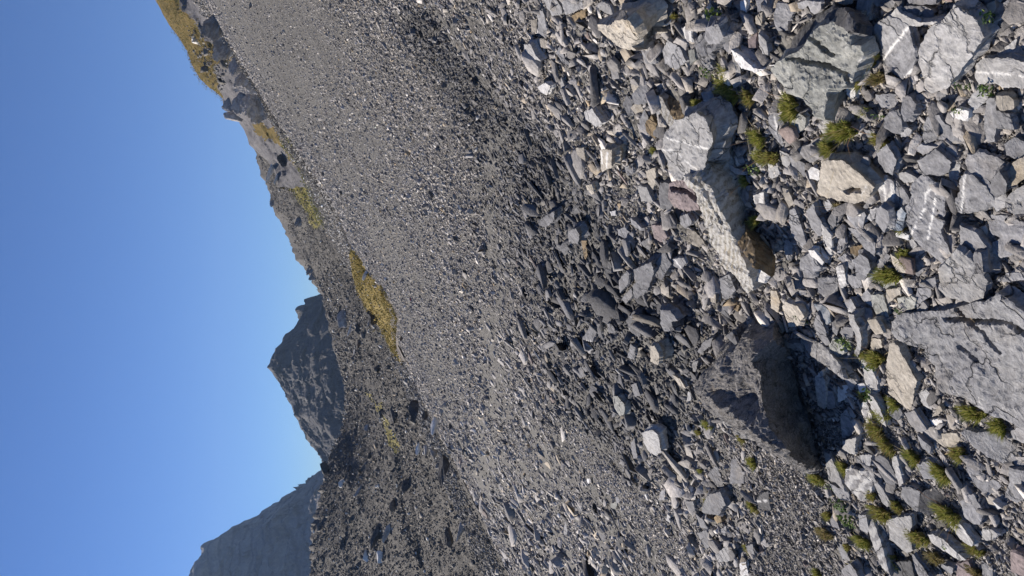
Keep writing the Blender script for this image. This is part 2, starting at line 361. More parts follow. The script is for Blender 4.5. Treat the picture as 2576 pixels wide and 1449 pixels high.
R('C','grey',"930,90 990,10 1040,70 1050,190 970,140",t=.03,h=.035)
R('C','tan',"1190,20 1330,0 1330,60 1270,100 1210,160 1190,100",t=.04,h=.05)
R('C','tan',"1000,330 1080,310 1120,370 1160,460 1080,470 1040,420",t=.06,h=.07,nm='rock_block',lab="small square-cut tan block left of the largest slab's corner",lm="the small square-cut tan block")
R('C','pale',"940,720 1020,700 1050,840 1100,940 1090,1050 1030,1050 970,950",t=.03,h=.06)
R('C','pale',"470,900 540,830 570,930 580,1080 570,1230 500,1180 480,1050",t=.04,h=.06)
R('C','grey',"580,1030 650,1040 680,1210 590,1220",t=.03,h=.04)
R('C','grey',"730,1270 790,1230 830,1300 880,1420 800,1560 740,1500",t=.04,h=.05)
R('C','grey',"740,160 830,110 880,200 880,260 800,240",t=.02,h=.05)
R('C','grey',"240,420 310,330 350,380 340,430",t=.02,h=.04)
R('C','grey',"490,250 550,350 570,430 620,560 590,600 510,500 450,380",t=.02,h=.05)
R('C','blue',"460,160 540,170 620,230 630,340 590,370 530,290",t=.03,h=.05)
R('C','green',"610,580 650,510 720,540 770,650 690,710 640,680",t=.06,h=.06,nm='rock_block',lab="green-tinged angular block with cracked face left of the thin curved slab edge")
R('C','pale',"240,450 300,490 450,520 560,580 700,740 770,910 740,915 560,760 440,690 330,560",t=.02,h=.08,tilt=(.5,.1),nm='rock_slab',lab="thin bright-edged plate slanting down beside the largest boulder",lm="the thin slanting plate")
R('C','grey',"1200,1080 1240,1090 1310,1180 1350,1260 1310,1340 1220,1280 1190,1180",t=.03,h=.05)
R('C','white',"940,1150 980,1130 1040,1280 1080,1440 1000,1400 940,1250",t=.03,h=.05,mat='banded')
R('C','pale',"1000,1060 1060,1100 1130,1230 1190,1400 1110,1340 1030,1200",t=.03,h=.05)
R('C','white',"900,970 970,960 990,1040 920,1060",t=.03,h=.05,nm='quartz_stone')
R('C','grey',"1500,0 1640,0 1640,80 1560,130 1500,200 1480,100",t=.04,h=.04)
R('C','tan',"1300,100 1440,80 1490,110 1470,200 1380,240 1310,200",t=.04,h=.04,mat='green')
R('C','grey',"1480,250 1560,140 1600,190 1600,270 1500,300",t=.03,h=.03)
R('C','grey',"1370,1260 1470,1240 1600,1430 1500,1449 1420,1370",t=.03,h=.04)
R('C','white',"1630,1330 1740,1320 1760,1390 1650,1390",t=.02,h=.03)
R('C','tan',"1650,1300 1720,1180 1760,1230 1700,1280",t=.02,h=.06)
R('C','grey',"20,30 80,30 120,130 100,250 30,200",t=.04,h=.04,mat='tan')
R('C','tan',"1510,1060 1590,1020 1680,1130 1650,1230 1560,1180",t=.03,h=.03,mat='pale')
R('C','grey',"800,660 820,650 790,760 830,890 890,960 860,1010 800,960 750,830 750,730",t=.02,h=.06)
R('C','grey',"180,60 230,110 270,170 250,190 200,140",t=.02,h=.04)
R('C','grey',"300,-10 390,0 380,70 320,80",t=.03,h=.03)
R('C','grey',"640,350 700,310 720,370 690,480 650,440",t=.03,h=.04)
R('C','mid',"720,450 760,390 850,400 860,480 790,520",t=.04,h=.05)
R('C','grey',"360,190 400,170 440,290 400,330",t=.02,h=.03)
R('C','grey',"680,120 800,30 830,60 740,140",t=.02,h=.04)
R('C','tan',"700,990 800,980 830,1110 700,1150",t=.03,h=.03,mat='white')
R('C','grey',"1040,500 1130,520 1150,590 1060,640 1030,580",t=.03,h=.04,mat='tan')
R('D','pale',"1190,890 1290,860 1430,850 1440,950 1420,1080 1460,1190 1400,1230 1320,1170 1220,1080 1210,960",t=.04,h=.055,nm='rock_slab',lab="upright pale grey slab crossed by dry grass stalks, lower right",lm="the stalk-crossed slab")
R('D','pale',"980,350 1050,370 1080,480 1160,590 1240,730 1200,760 1140,700 1100,600 1050,490",t=.015,h=.07,nm='rock_flake',lab="slender pale blade-like slab pointing down to a grass tuft",lm="the slender pale blade")
R('D','grey',"1070,260 1120,230 1200,280 1290,460 1280,540 1180,510 1120,410",t=.03,h=.05,mat='mid')
R('D','grey',"1350,560 1440,560 1530,600 1520,760 1500,810 1420,750 1340,650",t=.03,h=.07)
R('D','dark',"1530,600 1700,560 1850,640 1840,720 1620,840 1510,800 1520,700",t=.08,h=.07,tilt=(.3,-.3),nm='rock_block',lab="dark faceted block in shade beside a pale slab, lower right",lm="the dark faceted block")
R('D','grey',"1490,330 1600,300 1670,350 1690,420 1760,460 1700,490 1570,470 1520,400",t=.03,h=.06)
R('D','grey',"1930,700 2010,650 2060,620 2110,700 2170,810 2130,930 2070,930 1980,860",t=.04,h=.07)
R('D','pale',"1600,1030 1700,1040 1780,1100 1880,1200 1990,1290 1930,1300 1760,1200 1640,1110",t=.03,h=.07)
R('D','pale',"1810,850 1880,870 1960,960 2060,1110 2050,1160 1930,1080 1830,950",t=.04,h=.06)
R('D','grey',"1450,1220 1500,1290 1540,1340 1640,1480 1530,1480 1460,1350",t=.03,h=.05)
R('D','pale',"1890,1330 2010,1300 2080,1460 2000,1560 1900,1500",t=.04,h=.05,mat='purple')
R('D','white',"560,190 610,220 680,350 730,480 770,600 690,520 610,490 580,330",t=.04,h=.07,mat='pale')
R('D','white',"780,380 830,360 900,390 1000,400 1060,480 1040,600 940,700 850,620 770,520",t=.07,h=.08,mat='banded',nm='quartz_stone',lab="crumbly white and grey crystalline stone above the striped ledge",lm="the crumbly crystalline stone")
R('D','grey',"620,520 700,560 810,600 820,700 720,680 650,590",t=.03,h=.04)
R('D','banded',"960,690 1020,640 1030,780 1060,900 1120,1080 1180,1280 1225,1440 1150,1370 1070,1200 1010,1000",t=.05,h=.08,tilt=(.3,0),nm='striped_rock',lab="long ledge of thinly striped grey rock between grass tufts",lm="the striped ledge")
R('D','grey',"910,840 980,830 1010,960 1000,1030 920,980",t=.03,h=.05)
R('D','grey',"620,870 650,830 690,900 720,980 640,950",t=.03,h=.05)
R('D','grey',"920,230 1040,230 1030,340 960,330",t=.03,h=.05)
R('D','grey',"1990,250 2080,270 2170,420 2360,530 2300,600 2210,660 2100,560 2000,400",t=.04,h=.035,rough=1.4)
R('D','grey',"2420,360 2576,400 2640,650 2500,720 2380,650 2430,500",t=.05,h=.04)
R('D','pale',"2150,980 2250,980 2310,1040 2220,1100 2150,1080",t=.05,h=.05)
R('D','grey',"1500,30 1560,90 1640,150 1620,220 1540,150",t=.02,h=.05)
R('D','tan',"1640,20 1900,10 1940,90 1860,160 1760,150 1680,80",t=.03,h=.03)
R('D','dark',"1230,1310 1440,1300 1480,1500 1260,1500",t=.07,h=.07)
R('D','grey',"690,1110 760,1150 830,1300 740,1280",t=.03,h=.04)
R('D','dark',"740,1380 820,1320 880,1400 920,1480 720,1490",t=.08,h=.09,mat='mid',nm='boulder',lab="rounded dark stone cut by the picture's bottom edge in the gravel",lm="the dark stone at the bottom edge")
R('D','grey',"1750,1330 1860,1370 1850,1440 1740,1360",t=.02,h=.06)
R('D','white',"2260,700 2350,770 2310,780",t=.02,h=.05,nm='quartz_stone')
R('D','pale',"750,90 880,60 870,240 740,170",t=.03,h=.05)
R('D','pale',"1240,260 1290,240 1330,400 1360,520 1320,550 1280,430",t=.015,h=.05)
R('D','grey',"2440,1200 2600,1280 2620,1480 2440,1400",t=.05,h=.05,mat='purple')
R('D','grey',"2150,1290 2260,1380 2250,1480 2160,1480",t=.04,h=.04)
R('D','grey',"2440,-10 2560,-60 2640,40 2600,130 2470,70",t=.04,h=.04)
R('D','mid',"880,240 1000,240 980,330 900,310",t=.03,h=.03)
R('E','pale',"300,-20 430,-20 500,80 500,150 400,160 350,80",t=.05,h=.06)
R('E','pale',"480,-30 720,-30 730,70 620,120 540,150 510,60",t=.05,h=.07,nm='rock_slab',lab="pale squarish slab cut by the picture's top edge, above centre right",lm="the squarish top-edge slab")
R('E','tan',"600,160 740,90 740,170 640,240",t=.05,h=.05,mat='brown')
R('E','tan',"850,250 980,250 1050,210 1160,190 1240,290 1250,400 1180,470 1240,515 1160,510 950,395 860,300",t=.13,h=.14,tilt=(-.25,.2),rough=2,nm='boulder',lab="tan and brown boulder with hollowed shaded top, near the picture's upper middle",lm="the tan and brown boulder")
R('E','pale',"840,60 900,10 980,50 1010,150 900,110",t=.04,h=.06)
R('E','tan',"190,200 250,190 240,330 190,320",t=.04,h=.05)
R('E','grey',"255,130 300,90 330,200 360,350 330,380 260,330",t=.03,h=.05)
R('E','pale',"120,450 180,450 240,560 290,620 190,590 120,540",t=.06,h=.09,nm='rock_block',lab="upright pale cross-marked block with a dark shadow on its right, upper middle",lm="the pale cross-marked block")
R('E','tan',"240,390 320,390 390,440 370,500 290,470",t=.05,h=.05)
R('E','white',"255,880 330,830 380,870 350,960 290,930",t=.04,h=.07,nm='quartz_stone',lab="bright white quartz stone stained rusty, left of the orange-brown rock",lm="the rust-stained quartz stone")
R('E','pale',"720,1130 800,1090 840,1150 900,1240 840,1280 740,1200",t=.05,h=.08)
R('E','grey',"1510,520 1560,400 1680,470 1750,620 1640,700 1540,640",t=.03,h=.06,nm='rock_slab',lab="broad smooth grey slab right of the tan and brown boulder",lm="the broad smooth grey slab")
R('E','grey',"1290,480 1390,430 1440,570 1450,640 1340,640",t=.03,h=.05)
R('E','grey',"1830,430 1900,340 1940,470 2020,680 1960,740 1890,640",t=.04,h=.07,nm='rock_slab',lab="long grey slab with big black shadow on its right",lm="the long shadow-backed slab")
R('E','grey',"2090,300 2150,270 2190,380 2200,550 2130,490",t=.03,h=.08)
R('E','white',"2200,500 2300,560 2430,690 2530,700 2440,730 2310,690 2240,600",t=.03,h=.09,nm='quartz_strip',lab="bright white quartz-coated strip slanting down left of the big greenish block",lm="the bright quartz strip")
R('E','pale',"2230,600 2290,640 2310,830 2270,870 2230,740",t=.03,h=.06)
R('E','tan',"1900,940 2000,910 2110,1150 1960,1160",t=.08,h=.09,mat='pale',nm='rock_block',lab="cream striped square-faced block beside a grass tuft",lm="the cream square-faced block",vein=["1930,1010 2060,1020","1950,1040 2070,1050"])
R('E','brown',"1520,900 1640,870 1760,960 1830,1100 1750,1200 1670,1250 1560,1120 1490,1000",t=.10,h=.04,tilt=(.55,-.35),rough=2,nm='boulder',lab="orange-brown stained rock in a shaded hollow",lm="the orange-brown rock")
R('E','pale',"1450,960 1500,980 1580,1120 1660,1270 1600,1310 1490,1130",t=.05,h=.10,mat='rib')
R('E','tan',"1190,780 1240,760 1270,850 1260,960 1220,950 1200,870",t=.04,h=.06,nm='rock_block',lab="long stone half bluish and half orange-tan",vein=[])
R('E','tan',"1190,1090 1270,1000 1320,1110 1240,1150",t=.04,h=.05)
R('E','pale',"1770,510 1830,500 1850,600 1790,650",t=.04,h=.06,mat='green')
R('E','pale',"490,780 530,870 580,980 520,1010 490,900",t=.03,h=.05)
R('E','grey',"440,540 480,450 530,600 640,680 520,640",t=.03,h=.05)
R('E','grey',"2110,940 2200,980 2210,1080 2150,1160 2100,1000",t=.04,h=.05)
R('E','mid',"1110,1060 1150,960 1230,990 1200,1090 1240,1170 1170,1170",t=.05,h=.04)
R('E','mid',"1340,1240 1400,1160 1450,1250 1440,1400 1350,1330",t=.06,h=.06,mat='brown')
R('E','grey',"1290,1200 1330,1100 1370,1180 1350,1300 1280,1310",t=.04,h=.06)
R('E','grey',"1450,1060 1500,1110 1480,1160 1360,1080",t=.02,h=.04)
R('E','pale',"1440,130 1530,110 1550,260 1460,220",t=.04,h=.05,mat='white')
R('E','grey',"1680,300 1790,240 1810,420 1760,420",t=.03,h=.04,mat='banded')
R('E','grey',"1620,250 1700,290 1740,380 1700,400",t=.02,h=.03)
R('E','mid',"990,700 1050,690 1080,790 1010,800",t=.04,h=.05)
R('E','grey',"880,900 960,920 990,1000 920,1010 860,960",t=.03,h=.04)
R('E','grey',"1910,150 1950,140 1960,260 1920,320",t=.03,h=.06)
R('E','grey',"2290,10 2350,0 2360,130 2300,100",t=.03,h=.04,mat='white')
R('E','grey',"2450,0 2560,0 2570,110 2470,120",t=.03,h=.04)
R('E','tan',"2450,160 2520,120 2510,260 2450,240",t=.04,h=.06)
R('E','pale',"2480,340 2560,420 2576,560 2520,540 2480,440",t=.04,h=.07)
R('E','mid',"2370,400 2460,330 2450,480 2380,480",t=.04,h=.05,mat='purple')
R('F','rib',"1720,320 1850,330 1960,420 2060,560 2150,760 2210,880 2260,1010 2370,1200 2430,1449 2360,1520 2150,1280 1990,1000 1900,720 1860,540",t=.20,h=.13,tilt=(-.25,.0),rough=2.2,nm='rock_outcrop',lab="long buff outcrop rib running diagonally right of centre",lm="the long buff outcrop rib",crack=["1800,330 1900,420 1970,520","1880,360 2000,560 2100,780"])
R('F','brown',"1930,250 2100,330 2230,480 2330,650 2350,860 2440,1060 2430,1250 2370,1160 2270,990 2210,860 2130,680 2060,540 1960,410 1870,330",t=.16,h=.03,tilt=(.8,-.1),rough=2,nm='rock_ledge',lab="brown overhung back side of the long buff outcrop rib")  # shadowed back of the rib, the shade put into its brown tone
R('F','pale',"1540,-110 1620,-230 1690,-250 1850,-320 1950,-250 2000,-120 2010,0 1955,80 1935,230 1900,320 1770,320 1730,300 1700,370 1620,350 1560,230 1500,60",t=.13,h=.17,tilt=(-.05,-.02),rough=1.6,nm='boulder',lab="white-rimmed pale boulder with smooth darker crown at the rib's top end",lm="the white-rimmed boulder",vein=["1510,60 1600,60 1680,110 1740,180","1740,180 1850,250 1910,300","1560,-60 1700,-20 1850,30 1960,50"])
R('F','purple',"1570,400 1640,370 1740,360 1830,480 1870,570 1870,670 1750,680 1620,640 1570,540",t=.12,h=.13,tilt=(.15,-.1),rough=1.6,nm='rock_block',lab="purple-brown cracked cube beside the rib, under the white-rimmed boulder",lm="the purple-brown cube",crack=["1600,450 1750,480 1860,560"])
R('F','tan',"890,60 1000,60 1000,230 950,260 900,290 890,180",t=.09,h=.12,nm='rock_block',lab="cream layered upright block in the dark rubble above centre",lm="the cream layered block",vein=["900,70 905,200","960,90 950,240"])
R('F','tan',"640,40 720,40 740,180 650,100",t=.06,h=.08)
R('F','tan',"1340,270 1440,240 1450,340 1420,460 1370,400",t=.05,h=.06)
R('F','pale',"1260,420 1350,440 1420,580 1300,580",t=.03,h=.04)
R('F','purple',"1400,820 1500,820 1560,940 1500,990 1430,950",t=.05,h=.07,nm='rock_slab',lab="purplish stone with a white patch at its upper left, in grey rubble",lm="the purplish stone")
R('F','pale',"1760,860 1850,890 1970,1040 1860,1030 1760,1010 1750,900",t=.07,h=.07,mat='tan')
R('F','green',"1220,1270 1400,1190 1430,1280 1380,1430 1240,1400",t=.12,h=.14,tilt=(-.1,-.1),mat='mid',nm='rock_block',lab="large brown-grey block amid dark rubble, left of the rib's lower end",lm="the big rubble block")
R('F','mid',"1410,1240 1530,1080 1600,1210 1500,1370 1410,1320",t=.10,h=.13,mat='grey')
R('F','mid',"560,880 640,850 680,920 660,1010 570,990",t=.12,h=.13)
R('F','mid',"260,780 340,720 420,680 420,770 340,840 270,820",t=.12,h=.14,nm='rock_block',lab="half-lit cube-like dark block at the left side of the dark rubble",lm="the half-lit cube")
R('F','dark',"930,1180 1000,1180 1000,1300 930,1310",t=.08,h=.09)
R('F','grey',"1590,1160 1730,1150 1750,1200 1700,1260 1600,1220",t=.03,h=.07,vein=["1640,1170 1700,1250"])
R('F','grey',"1190,740 1310,850 1290,870 1200,810",t=.03,h=.08)
R('F','mid',"1070,1370 1150,1280 1180,1310 1160,1420 1080,1500",t=.06,h=.08)
R('F','tan',"2350,860 2450,980 2530,1040 2500,1130 2420,1060",t=.05,h=.08,mat='rib')
R('F','pale',"2080,190 2200,220 2390,300 2250,320 2140,290",t=.04,h=.09)
R('F','mid',"2300,520 2330,430 2400,420 2380,560 2340,610",t=.05,h=.07)
R('F','brown',"1930,190 1950,100 2050,120 2080,260 1960,230",t=.08,h=.08)
R('F','dark',"2080,280 2160,290 2240,360 2140,380",t=.06,h=.06)
R('F','mid',"2420,520 2530,490 2550,620 2440,600",t=.05,h=.07,mat='banded')
R('F','pale',"2430,1210 2520,1160 2576,1250 2540,1400 2440,1380",t=.06,h=.08,mat='white')
R('F','mid',"1130,240 1210,200 1220,290 1160,320",t=.05,h=.06)
R('F','tan',"740,420 800,410 830,500 770,520",t=.06,h=.07)
R('F','mid',"600,660 640,610 700,680 620,720",t=.06,h=.08)
R('F','grey',"1060,860 1130,840 1190,900 1150,960 1070,920",t=.05,h=.06)
R('F','pale',"980,680 1040,670 1040,720 1000,720",t=.03,h=.05,mat='white')
R('F','brown',"690,930 740,910 760,1120 730,1160 700,1020",t=.05,h=.06)
R('F','mid',"1280,1000 1380,940 1400,1000 1390,1080",t=.03,h=.05)
R('F','grey',"1690,730 1760,700 1810,790 1740,850 1690,800",t=.05,h=.06)
R('G','green',"1490,220 1590,230 1660,330 1600,350 1630,430 1530,440 1490,360",t=.12,h=.14,mat='mid')
R('G','tan',"1390,590 1430,580 1480,680 1470,780 1390,740",t=.09,h=.12,nm='rock_block',lab="upright pale tan stone standing in dark rubble left of the largest boulder",lm="the upright pale tan stone")
R('G','mid',"1160,700 1190,560 1240,600 1230,730",t=.08,h=.10)
R('G','mid',"700,520 800,350 850,430 840,480 810,540",t=.08,h=.10,vein=["705,535 800,545"])
R('G','green',"1010,1090 1060,1090 1130,1170 1130,1270 1080,1290 1030,1210",t=.06,h=.12,nm='rock_slab',lab="flat oval grey-green slab with bright left rim, lower middle",lm="the oval grey-green slab")
R('G','tan',"1610,870 1680,910 1750,1010 1680,990",t=.06,h=.08)
R('G','mid',"1810,760 1870,730 1850,840 1820,840",t=.05,h=.08)
R('G','mid',"950,360 1000,370 1050,440 1030,460 970,450",t=.06,h=.09)
R('G','mid',"1860,640 1930,540 2020,500 1990,590 1890,660",t=.06,h=.08)
R('G','mid',"2140,480 2220,440 2270,560 2240,570",t=.05,h=.14)
R('G','mid',"2090,240 2140,230 2220,330 2130,270",t=.06,h=.07)
R('G','brown',"2230,210 2290,160 2270,240",t=.05,h=.06)
R('G','white',"1770,1040 1800,1060 1800,1130 1760,1140",t=.04,h=.06,mat='pale')
R('G','mid',"1100,110 1200,0 1210,80 1150,160",t=.06,h=.07)
R('G','mid',"1260,600 1310,600 1300,700 1240,690",t=.06,h=.08,mat='tan')
R('G','mid',"1200,980 1250,960 1290,1080 1230,1100",t=.06,h=.08)
R('G','mid',"820,960 870,930 920,1000 850,1040",t=.06,h=.07)
R('G','mid',"280,580 330,580 350,640 300,640",t=.05,h=.06)
R('G','mid',"640,840 690,790 740,880 680,910",t=.07,h=.08)
R('G','mid',"2110,30 2200,20 2230,130 2130,110",t=.05,h=.06)
R('G','tan',"1990,20 2040,20 2050,160 2000,140",t=.05,h=.06)
R('G','mid',"2110,140 2200,120 2220,260 2110,260",t=.06,h=.07)
R('H','pale',"1310,10 1400,-20 1470,30 1480,110 1500,200 1450,240 1370,200 1320,110",t=.08,h=.14,tilt=(-.3,0),nm='rock_slab',lab="pale tan slab with a dark shaded right side in mid-size rubble",lm="the pale leaning slab")
R('H','grey',"1190,120 1230,60 1240,130 1260,260 1220,270",t=.05,h=.08)
R('H','mid',"1960,430 2060,330 2140,560 2080,570 2010,480",t=.04,h=.06)
R('H','mid',"2200,290 2240,270 2330,400 2330,520 2190,520",t=.07,h=.07)
R('H','dark',"2460,680 2510,620 2576,600 2600,800 2480,770",t=.09,h=.10,nm='rock_block',lab="dark pyramid-shaped stone with white thread veins and a pale base",lm="the dark pyramid stone",vein=["2470,700 2560,690"])
R('H','mid',"1745,700 1820,700 1840,790 1780,790",t=.06,h=.08)
R('H','grey',"1840,820 1920,880 1970,980 1900,960",t=.04,h=.06)
R('H','tan',"2100,980 2160,940 2140,1080 2110,1040",t=.05,h=.06,mat='grey')
R('H','dark',"1040,1110 1100,1050 1140,1170 1080,1190",t=.09,h=.11,nm='rock_block',lab="dark pointed stone with green moss at its foot, lower middle",lm="the dark pointed stone")
R('H','grey',"520,1040 530,900 560,900 550,1030",t=.04,h=.09)
R('H','grey',"1480,640 1500,590 1540,570 1530,680 1480,690",t=.05,h=.07)
R('H','mid',"2350,1150 2420,1130 2440,1260 2380,1230",t=.05,h=.06)
R('H','green',"990,720 1060,700 1040,780 990,760",t=.05,h=.07)
R('H','grey',"1040,640 1080,650 1080,710 1050,720",t=.04,h=.06)
R('H','mid',"870,1010 950,1010 950,1090 900,1100",t=.05,h=.07)
R('H','white',"2290,1330 2350,1310 2380,1449 2300,1449",t=.04,h=.06)
R('H','white',"750,470 780,470 775,520 755,510",t=.03,h=.05,nm='quartz_stone')
R('H','white',"1330,630 1345,630 1370,690 1355,690",t=.03,h=.05,nm='quartz_stone')
R('H','mid',"1560,830 1590,850 1590,920 1550,890",t=.03,h=.05,mat='pale')
R('H','mid',"1160,300 1220,290 1240,380 1190,370",t=.05,h=.06)
R('H','tan',"1660,430 1710,440 1700,510 1660,500",t=.05,h=.06)
R('H','mid',"650,740 700,720 720,800 670,800",t=.06,h=.07)
R('H','brown',"2030,870 2080,800 2110,900 2060,920",t=.06,h=.07)
R('H','mid',"1860,1020 1990,980 2030,1130 1950,1180",t=.05,h=.04)
# ---------------------------------------------------------------- setting: the scree slope and everything behind it
def ground_mat():
    t = NT("scree_ground")
    tc = t.new("ShaderNodeTexCoord"); v = tc.outputs["Object"]
    vo = t.new("ShaderNodeTexVoronoi", feature='F1'); vo.inputs["Scale"].default_value = 48; t.lk(v, vo.inputs["Vector"])
    vb = t.new("ShaderNodeTexVoronoi", feature='F1'); vb.inputs["Scale"].default_value = 21; t.lk(v, vb.inputs["Vector"])
    n = t.noise(v, 3, 6, .7); n2 = t.noise(v, .35, 4, .6)
    c = t.mix(.8, (.105, .10, .09), vo.outputs["Color"], 'OVERLAY')
    bw = t.new("ShaderNodeRGBToBW"); t.lk(vo.outputs["Color"], bw.inputs[0])
    c = t.mix(.75, (.115, .11, .10), t.ramp(bw.outputs[0], [(.2, .22), (.5, .5), (.85, .85)]), 'OVERLAY')
    c = t.mix(.5, c, t.ramp(n, [(.3, .3), (.7, .7)]), 'OVERLAY')
    c = t.mix(.5, c, t.ramp(n2, [(.35, .36), (.65, .62)]), 'OVERLAY')
    t.lk(c, t.b.inputs["Base Color"])
    h = t.math('ADD', t.math('MULTIPLY', vo.outputs["Distance"], -1.0), t.math('MULTIPLY', vb.outputs["Distance"], -1.2))
    t.bump(h, .9, .014)
    return t.m
def hill_mat(name, rock1, rock2, grass1, grass2, sc=1.0, bump=.3, voro=0.0):
    "mountain ground: rock or rubble, with turf where the grass attribute says turf grows"
    t = NT(name)
    tc = t.new("ShaderNodeTexCoord"); v = tc.outputs["Object"]
    n = t.noise(v, .9 * sc, 8, .72, .4); n2 = t.noise(v, .16 * sc, 5, .6, .3); f = t.noise(v, 4.5 * sc, 6, .75)
    c = t.mix(t.ramp(n, [(.36, 0.), (.62, 1.)]), rock1, rock2)
    c = t.mix(.5, c, t.ramp(n2, [(.35, .35), (.65, .65)]), 'OVERLAY')
    c = t.mix(.7, c, t.ramp(f, [(.3, .3), (.55, .5), (.72, .85)]), 'OVERLAY')
    g = t.mix(t.ramp(n, [(.35, 0.), (.62, 1.)]), grass1, grass2)
    g = t.mix(.6, g, t.ramp(f, [(.3, .3), (.7, .7)]), 'OVERLAY')
    at = t.new("ShaderNodeAttribute", attribute_name="grass")
    m = t.math('ADD', at.outputs["Fac"], t.math('MULTIPLY', t.math('SUBTRACT', f, .5), 1.2))
    m = t.math('ADD', m, t.math('MULTIPLY', t.math('SUBTRACT', n, .5), 1.0))
    c = t.mix(t.ramp(m, [(.44, 0.), (.56, 1.)]), c, g)
    t.lk(c, t.b.inputs["Base Color"])
    t.bump(t.math('ADD', n, t.math('MULTIPLY', f, .6)), .9, bump)
    return t.m
def in_poly(px, py, poly):
    px = np.asarray(px); py = np.asarray(py); ins = np.zeros(px.shape, bool)
    n = len(poly); j = n - 1
    for i in range(n):
        xi, yi = poly[i]; xj, yj = poly[j]
        if yi != yj:
            c = ((yi > py) != (yj > py)) & (px < (xj - xi) * (py - yi) / (yj - yi) + xi)
            ins ^= c
        j = i
    return ins
# main scree slope: one fan-shaped height field out past the crest
ys = np.concatenate([np.linspace(-3.0, .5, 12), np.geomspace(.6, 120, 420)])
ss = np.linspace(-1.25, 1.25, 330)
Yg, Sg = np.meshgrid(ys, ss, indexing='ij')
Xg = Sg * np.maximum(Yg, 2.5)
Zg = ground(Xg, Yg)
nr, nc = Yg.shape
I = np.arange(nr * nc).reshape(nr, nc)
quads = np.stack([I[:-1, :-1], I[:-1, 1:], I[1:, 1:], I[1:, :-1]], -1).reshape(-1, 4)
slope = mesh_obj("scree_slope", np.stack([Xg, Yg, Zg], -1), quads, ground_mat(), smooth=True)
tag(slope, "grey slate scree slope rising towards the top of the picture", kind='structure')
gm = ground_mat(); gm.name = "valley_gravel"
o = mesh_obj("valley_floor", [(-2500, -500, -160), (2500, -500, -160), (2500, 3000, -160), (-2500, 3000, -160)], [(0, 1, 2, 3)], gm)
tag(o, "low stony ground of the valley far below the slope", kind='structure')

def interp_row(row, pys):
    row = sorted(row, key=lambda r: r[1]); a = np.array(row, float)
    return np.interp(pys, a[:, 1], a[:, 0]), (np.interp(pys, a[:, 1], a[:, 2]) if a.shape[1] > 2 else None)
def sheet(name, rows, mat, py0, py1, n_u, n_v, amp, nscale, seed, octv=6, grasspoly=(), ridged=True, edge=0.3, gnoise=14, tail=30.0, skyjag=0.0):
    """a hillside skinned over guide lines: each line runs along the hill at its own distance"""
    pys = np.linspace(py0, py1, n_u)
    gx = []; gd = []
    for row, d in rows:
        x, dd = interp_row(row, pys); gx.append(x); gd.append(dd if dd is not None else np.full(n_u, float(d)))
    gx = np.array(gx); gd = np.array(gd); k = len(rows)
    tv = np.linspace(0, k - 1, n_v); i0 = np.minimum(tv.astype(int), k - 2); f = (tv - i0)[:, None]
    PX = gx[i0] * (1 - f) + gx[i0 + 1] * f; D = gd[i0] * (1 - f) + gd[i0 + 1] * f
    PY = np.broadcast_to(pys, PX.shape)
    if skyjag: PX = PX + skyjag * fbm(p3(PY * .09, 0 * PY, 3.3), 4, seed + 40) * np.clip((tv[:, None] - (k - 2)) , 0, 1) ** 14
    P = at_dist(PX, PY, D)
    nz = fbm(P * nscale, octv, seed, ridged=ridged, gain=.55)
    w = np.minimum(1, edge + (1 - edge) * np.minimum(1, np.minimum(tv, (k - 1) - tv)[:, None] * 2.5))
    P[..., 2] += amp * nz * w
    P[..., 1] += amp * 1.2 * fbm(P * nscale * 1.3 + 50, octv - 1, seed + 11, ridged=ridged, gain=.55) * w
    P[..., 0] += amp * .5 * fbm(P * nscale * 1.7 + 90, 4, seed + 12) * w
    # the far side drops away behind the skyline
    tl = P[-1:].copy(); dirn = tl - np.array([0, 0, CAMZ]); dirn[..., 2] = 0; dirn /= np.linalg.norm(dirn, axis=-1, keepdims=True)
    back = [tl + dirn * tail * q - np.array([0, 0, 1]) * tail * q * (.25 + q) for q in (.05, .2, .5, 1, 3)]
    P = np.concatenate([P] + back, 0)
    g = np.zeros(P.shape[:2])
    for poly in grasspoly:
        jx = 16 * fbm(p3(PY * .06, PX * .06, 1.1), 5, seed + 60, gain=.7); jy = gnoise * 1.6 * fbm(p3(PY * .05, PX * .05, 7.1), 5, seed + 61, gain=.7)
        g[:n_v][in_poly(PX + jx * .5, PY + jy, poly)] = 1
    if grasspoly: g[n_v:] = g[n_v - 1]
    a, b = P.shape[:2]; I = np.arange(a * b).reshape(a, b)
    q = np.stack([I[:-1, :-1], I[:-1, 1:], I[1:, 1:], I[1:, :-1]], -1).reshape(-1, 4)
    return mesh_obj(name, P, q, mat, smooth=False, attr=dict(grass=g.ravel()))
crest = lambda py: float(np.interp(py, [-300, 0, 120, 225, 350, 440, 522, 600, 650, 760, 880, 1000, 1130, 1280, 1449, 1800], [385, 513, 585, 654, 731, 790, 850, 880, 900, 955, 1008, 1050, 1106, 1175, 1275, 1460]))
PYS = list(range(-300, 1801, 60))
up2 = [(280, -300), (470, -30), (496, 0), (536, 70), (591, 140), (646, 225), (673, 275), (691, 312), (713, 362), (747, 405), (772, 470), (790, 522), (812, 557), (850, 627), (885, 687), (910, 760), (940, 850)]
gravel = hill_mat("far_gravel", (.17, .165, .16), (.30, .29, .275), (.12, .13, .03), (.17, .15, .045), 1.6, .10)
o = sheet("gravel_bank", [([(crest(p) + 26, p) for p in range(-300, 901, 60)], 64), ([(x, y) for x, y in up2], 125)], gravel, -300, 850, 420, 70, .35, .14, 3,
          grasspoly=[[(722, 330), (745, 385), (770, 440), (795, 500), (820, 565), (795, 565), (770, 510), (740, 450), (718, 405), (700, 350)], [(800, 490), (812, 500), (825, 520), (815, 518)]], tail=20)
tag(o, "blue-grey gravel bank beyond the dark step in the slope", kind='structure')
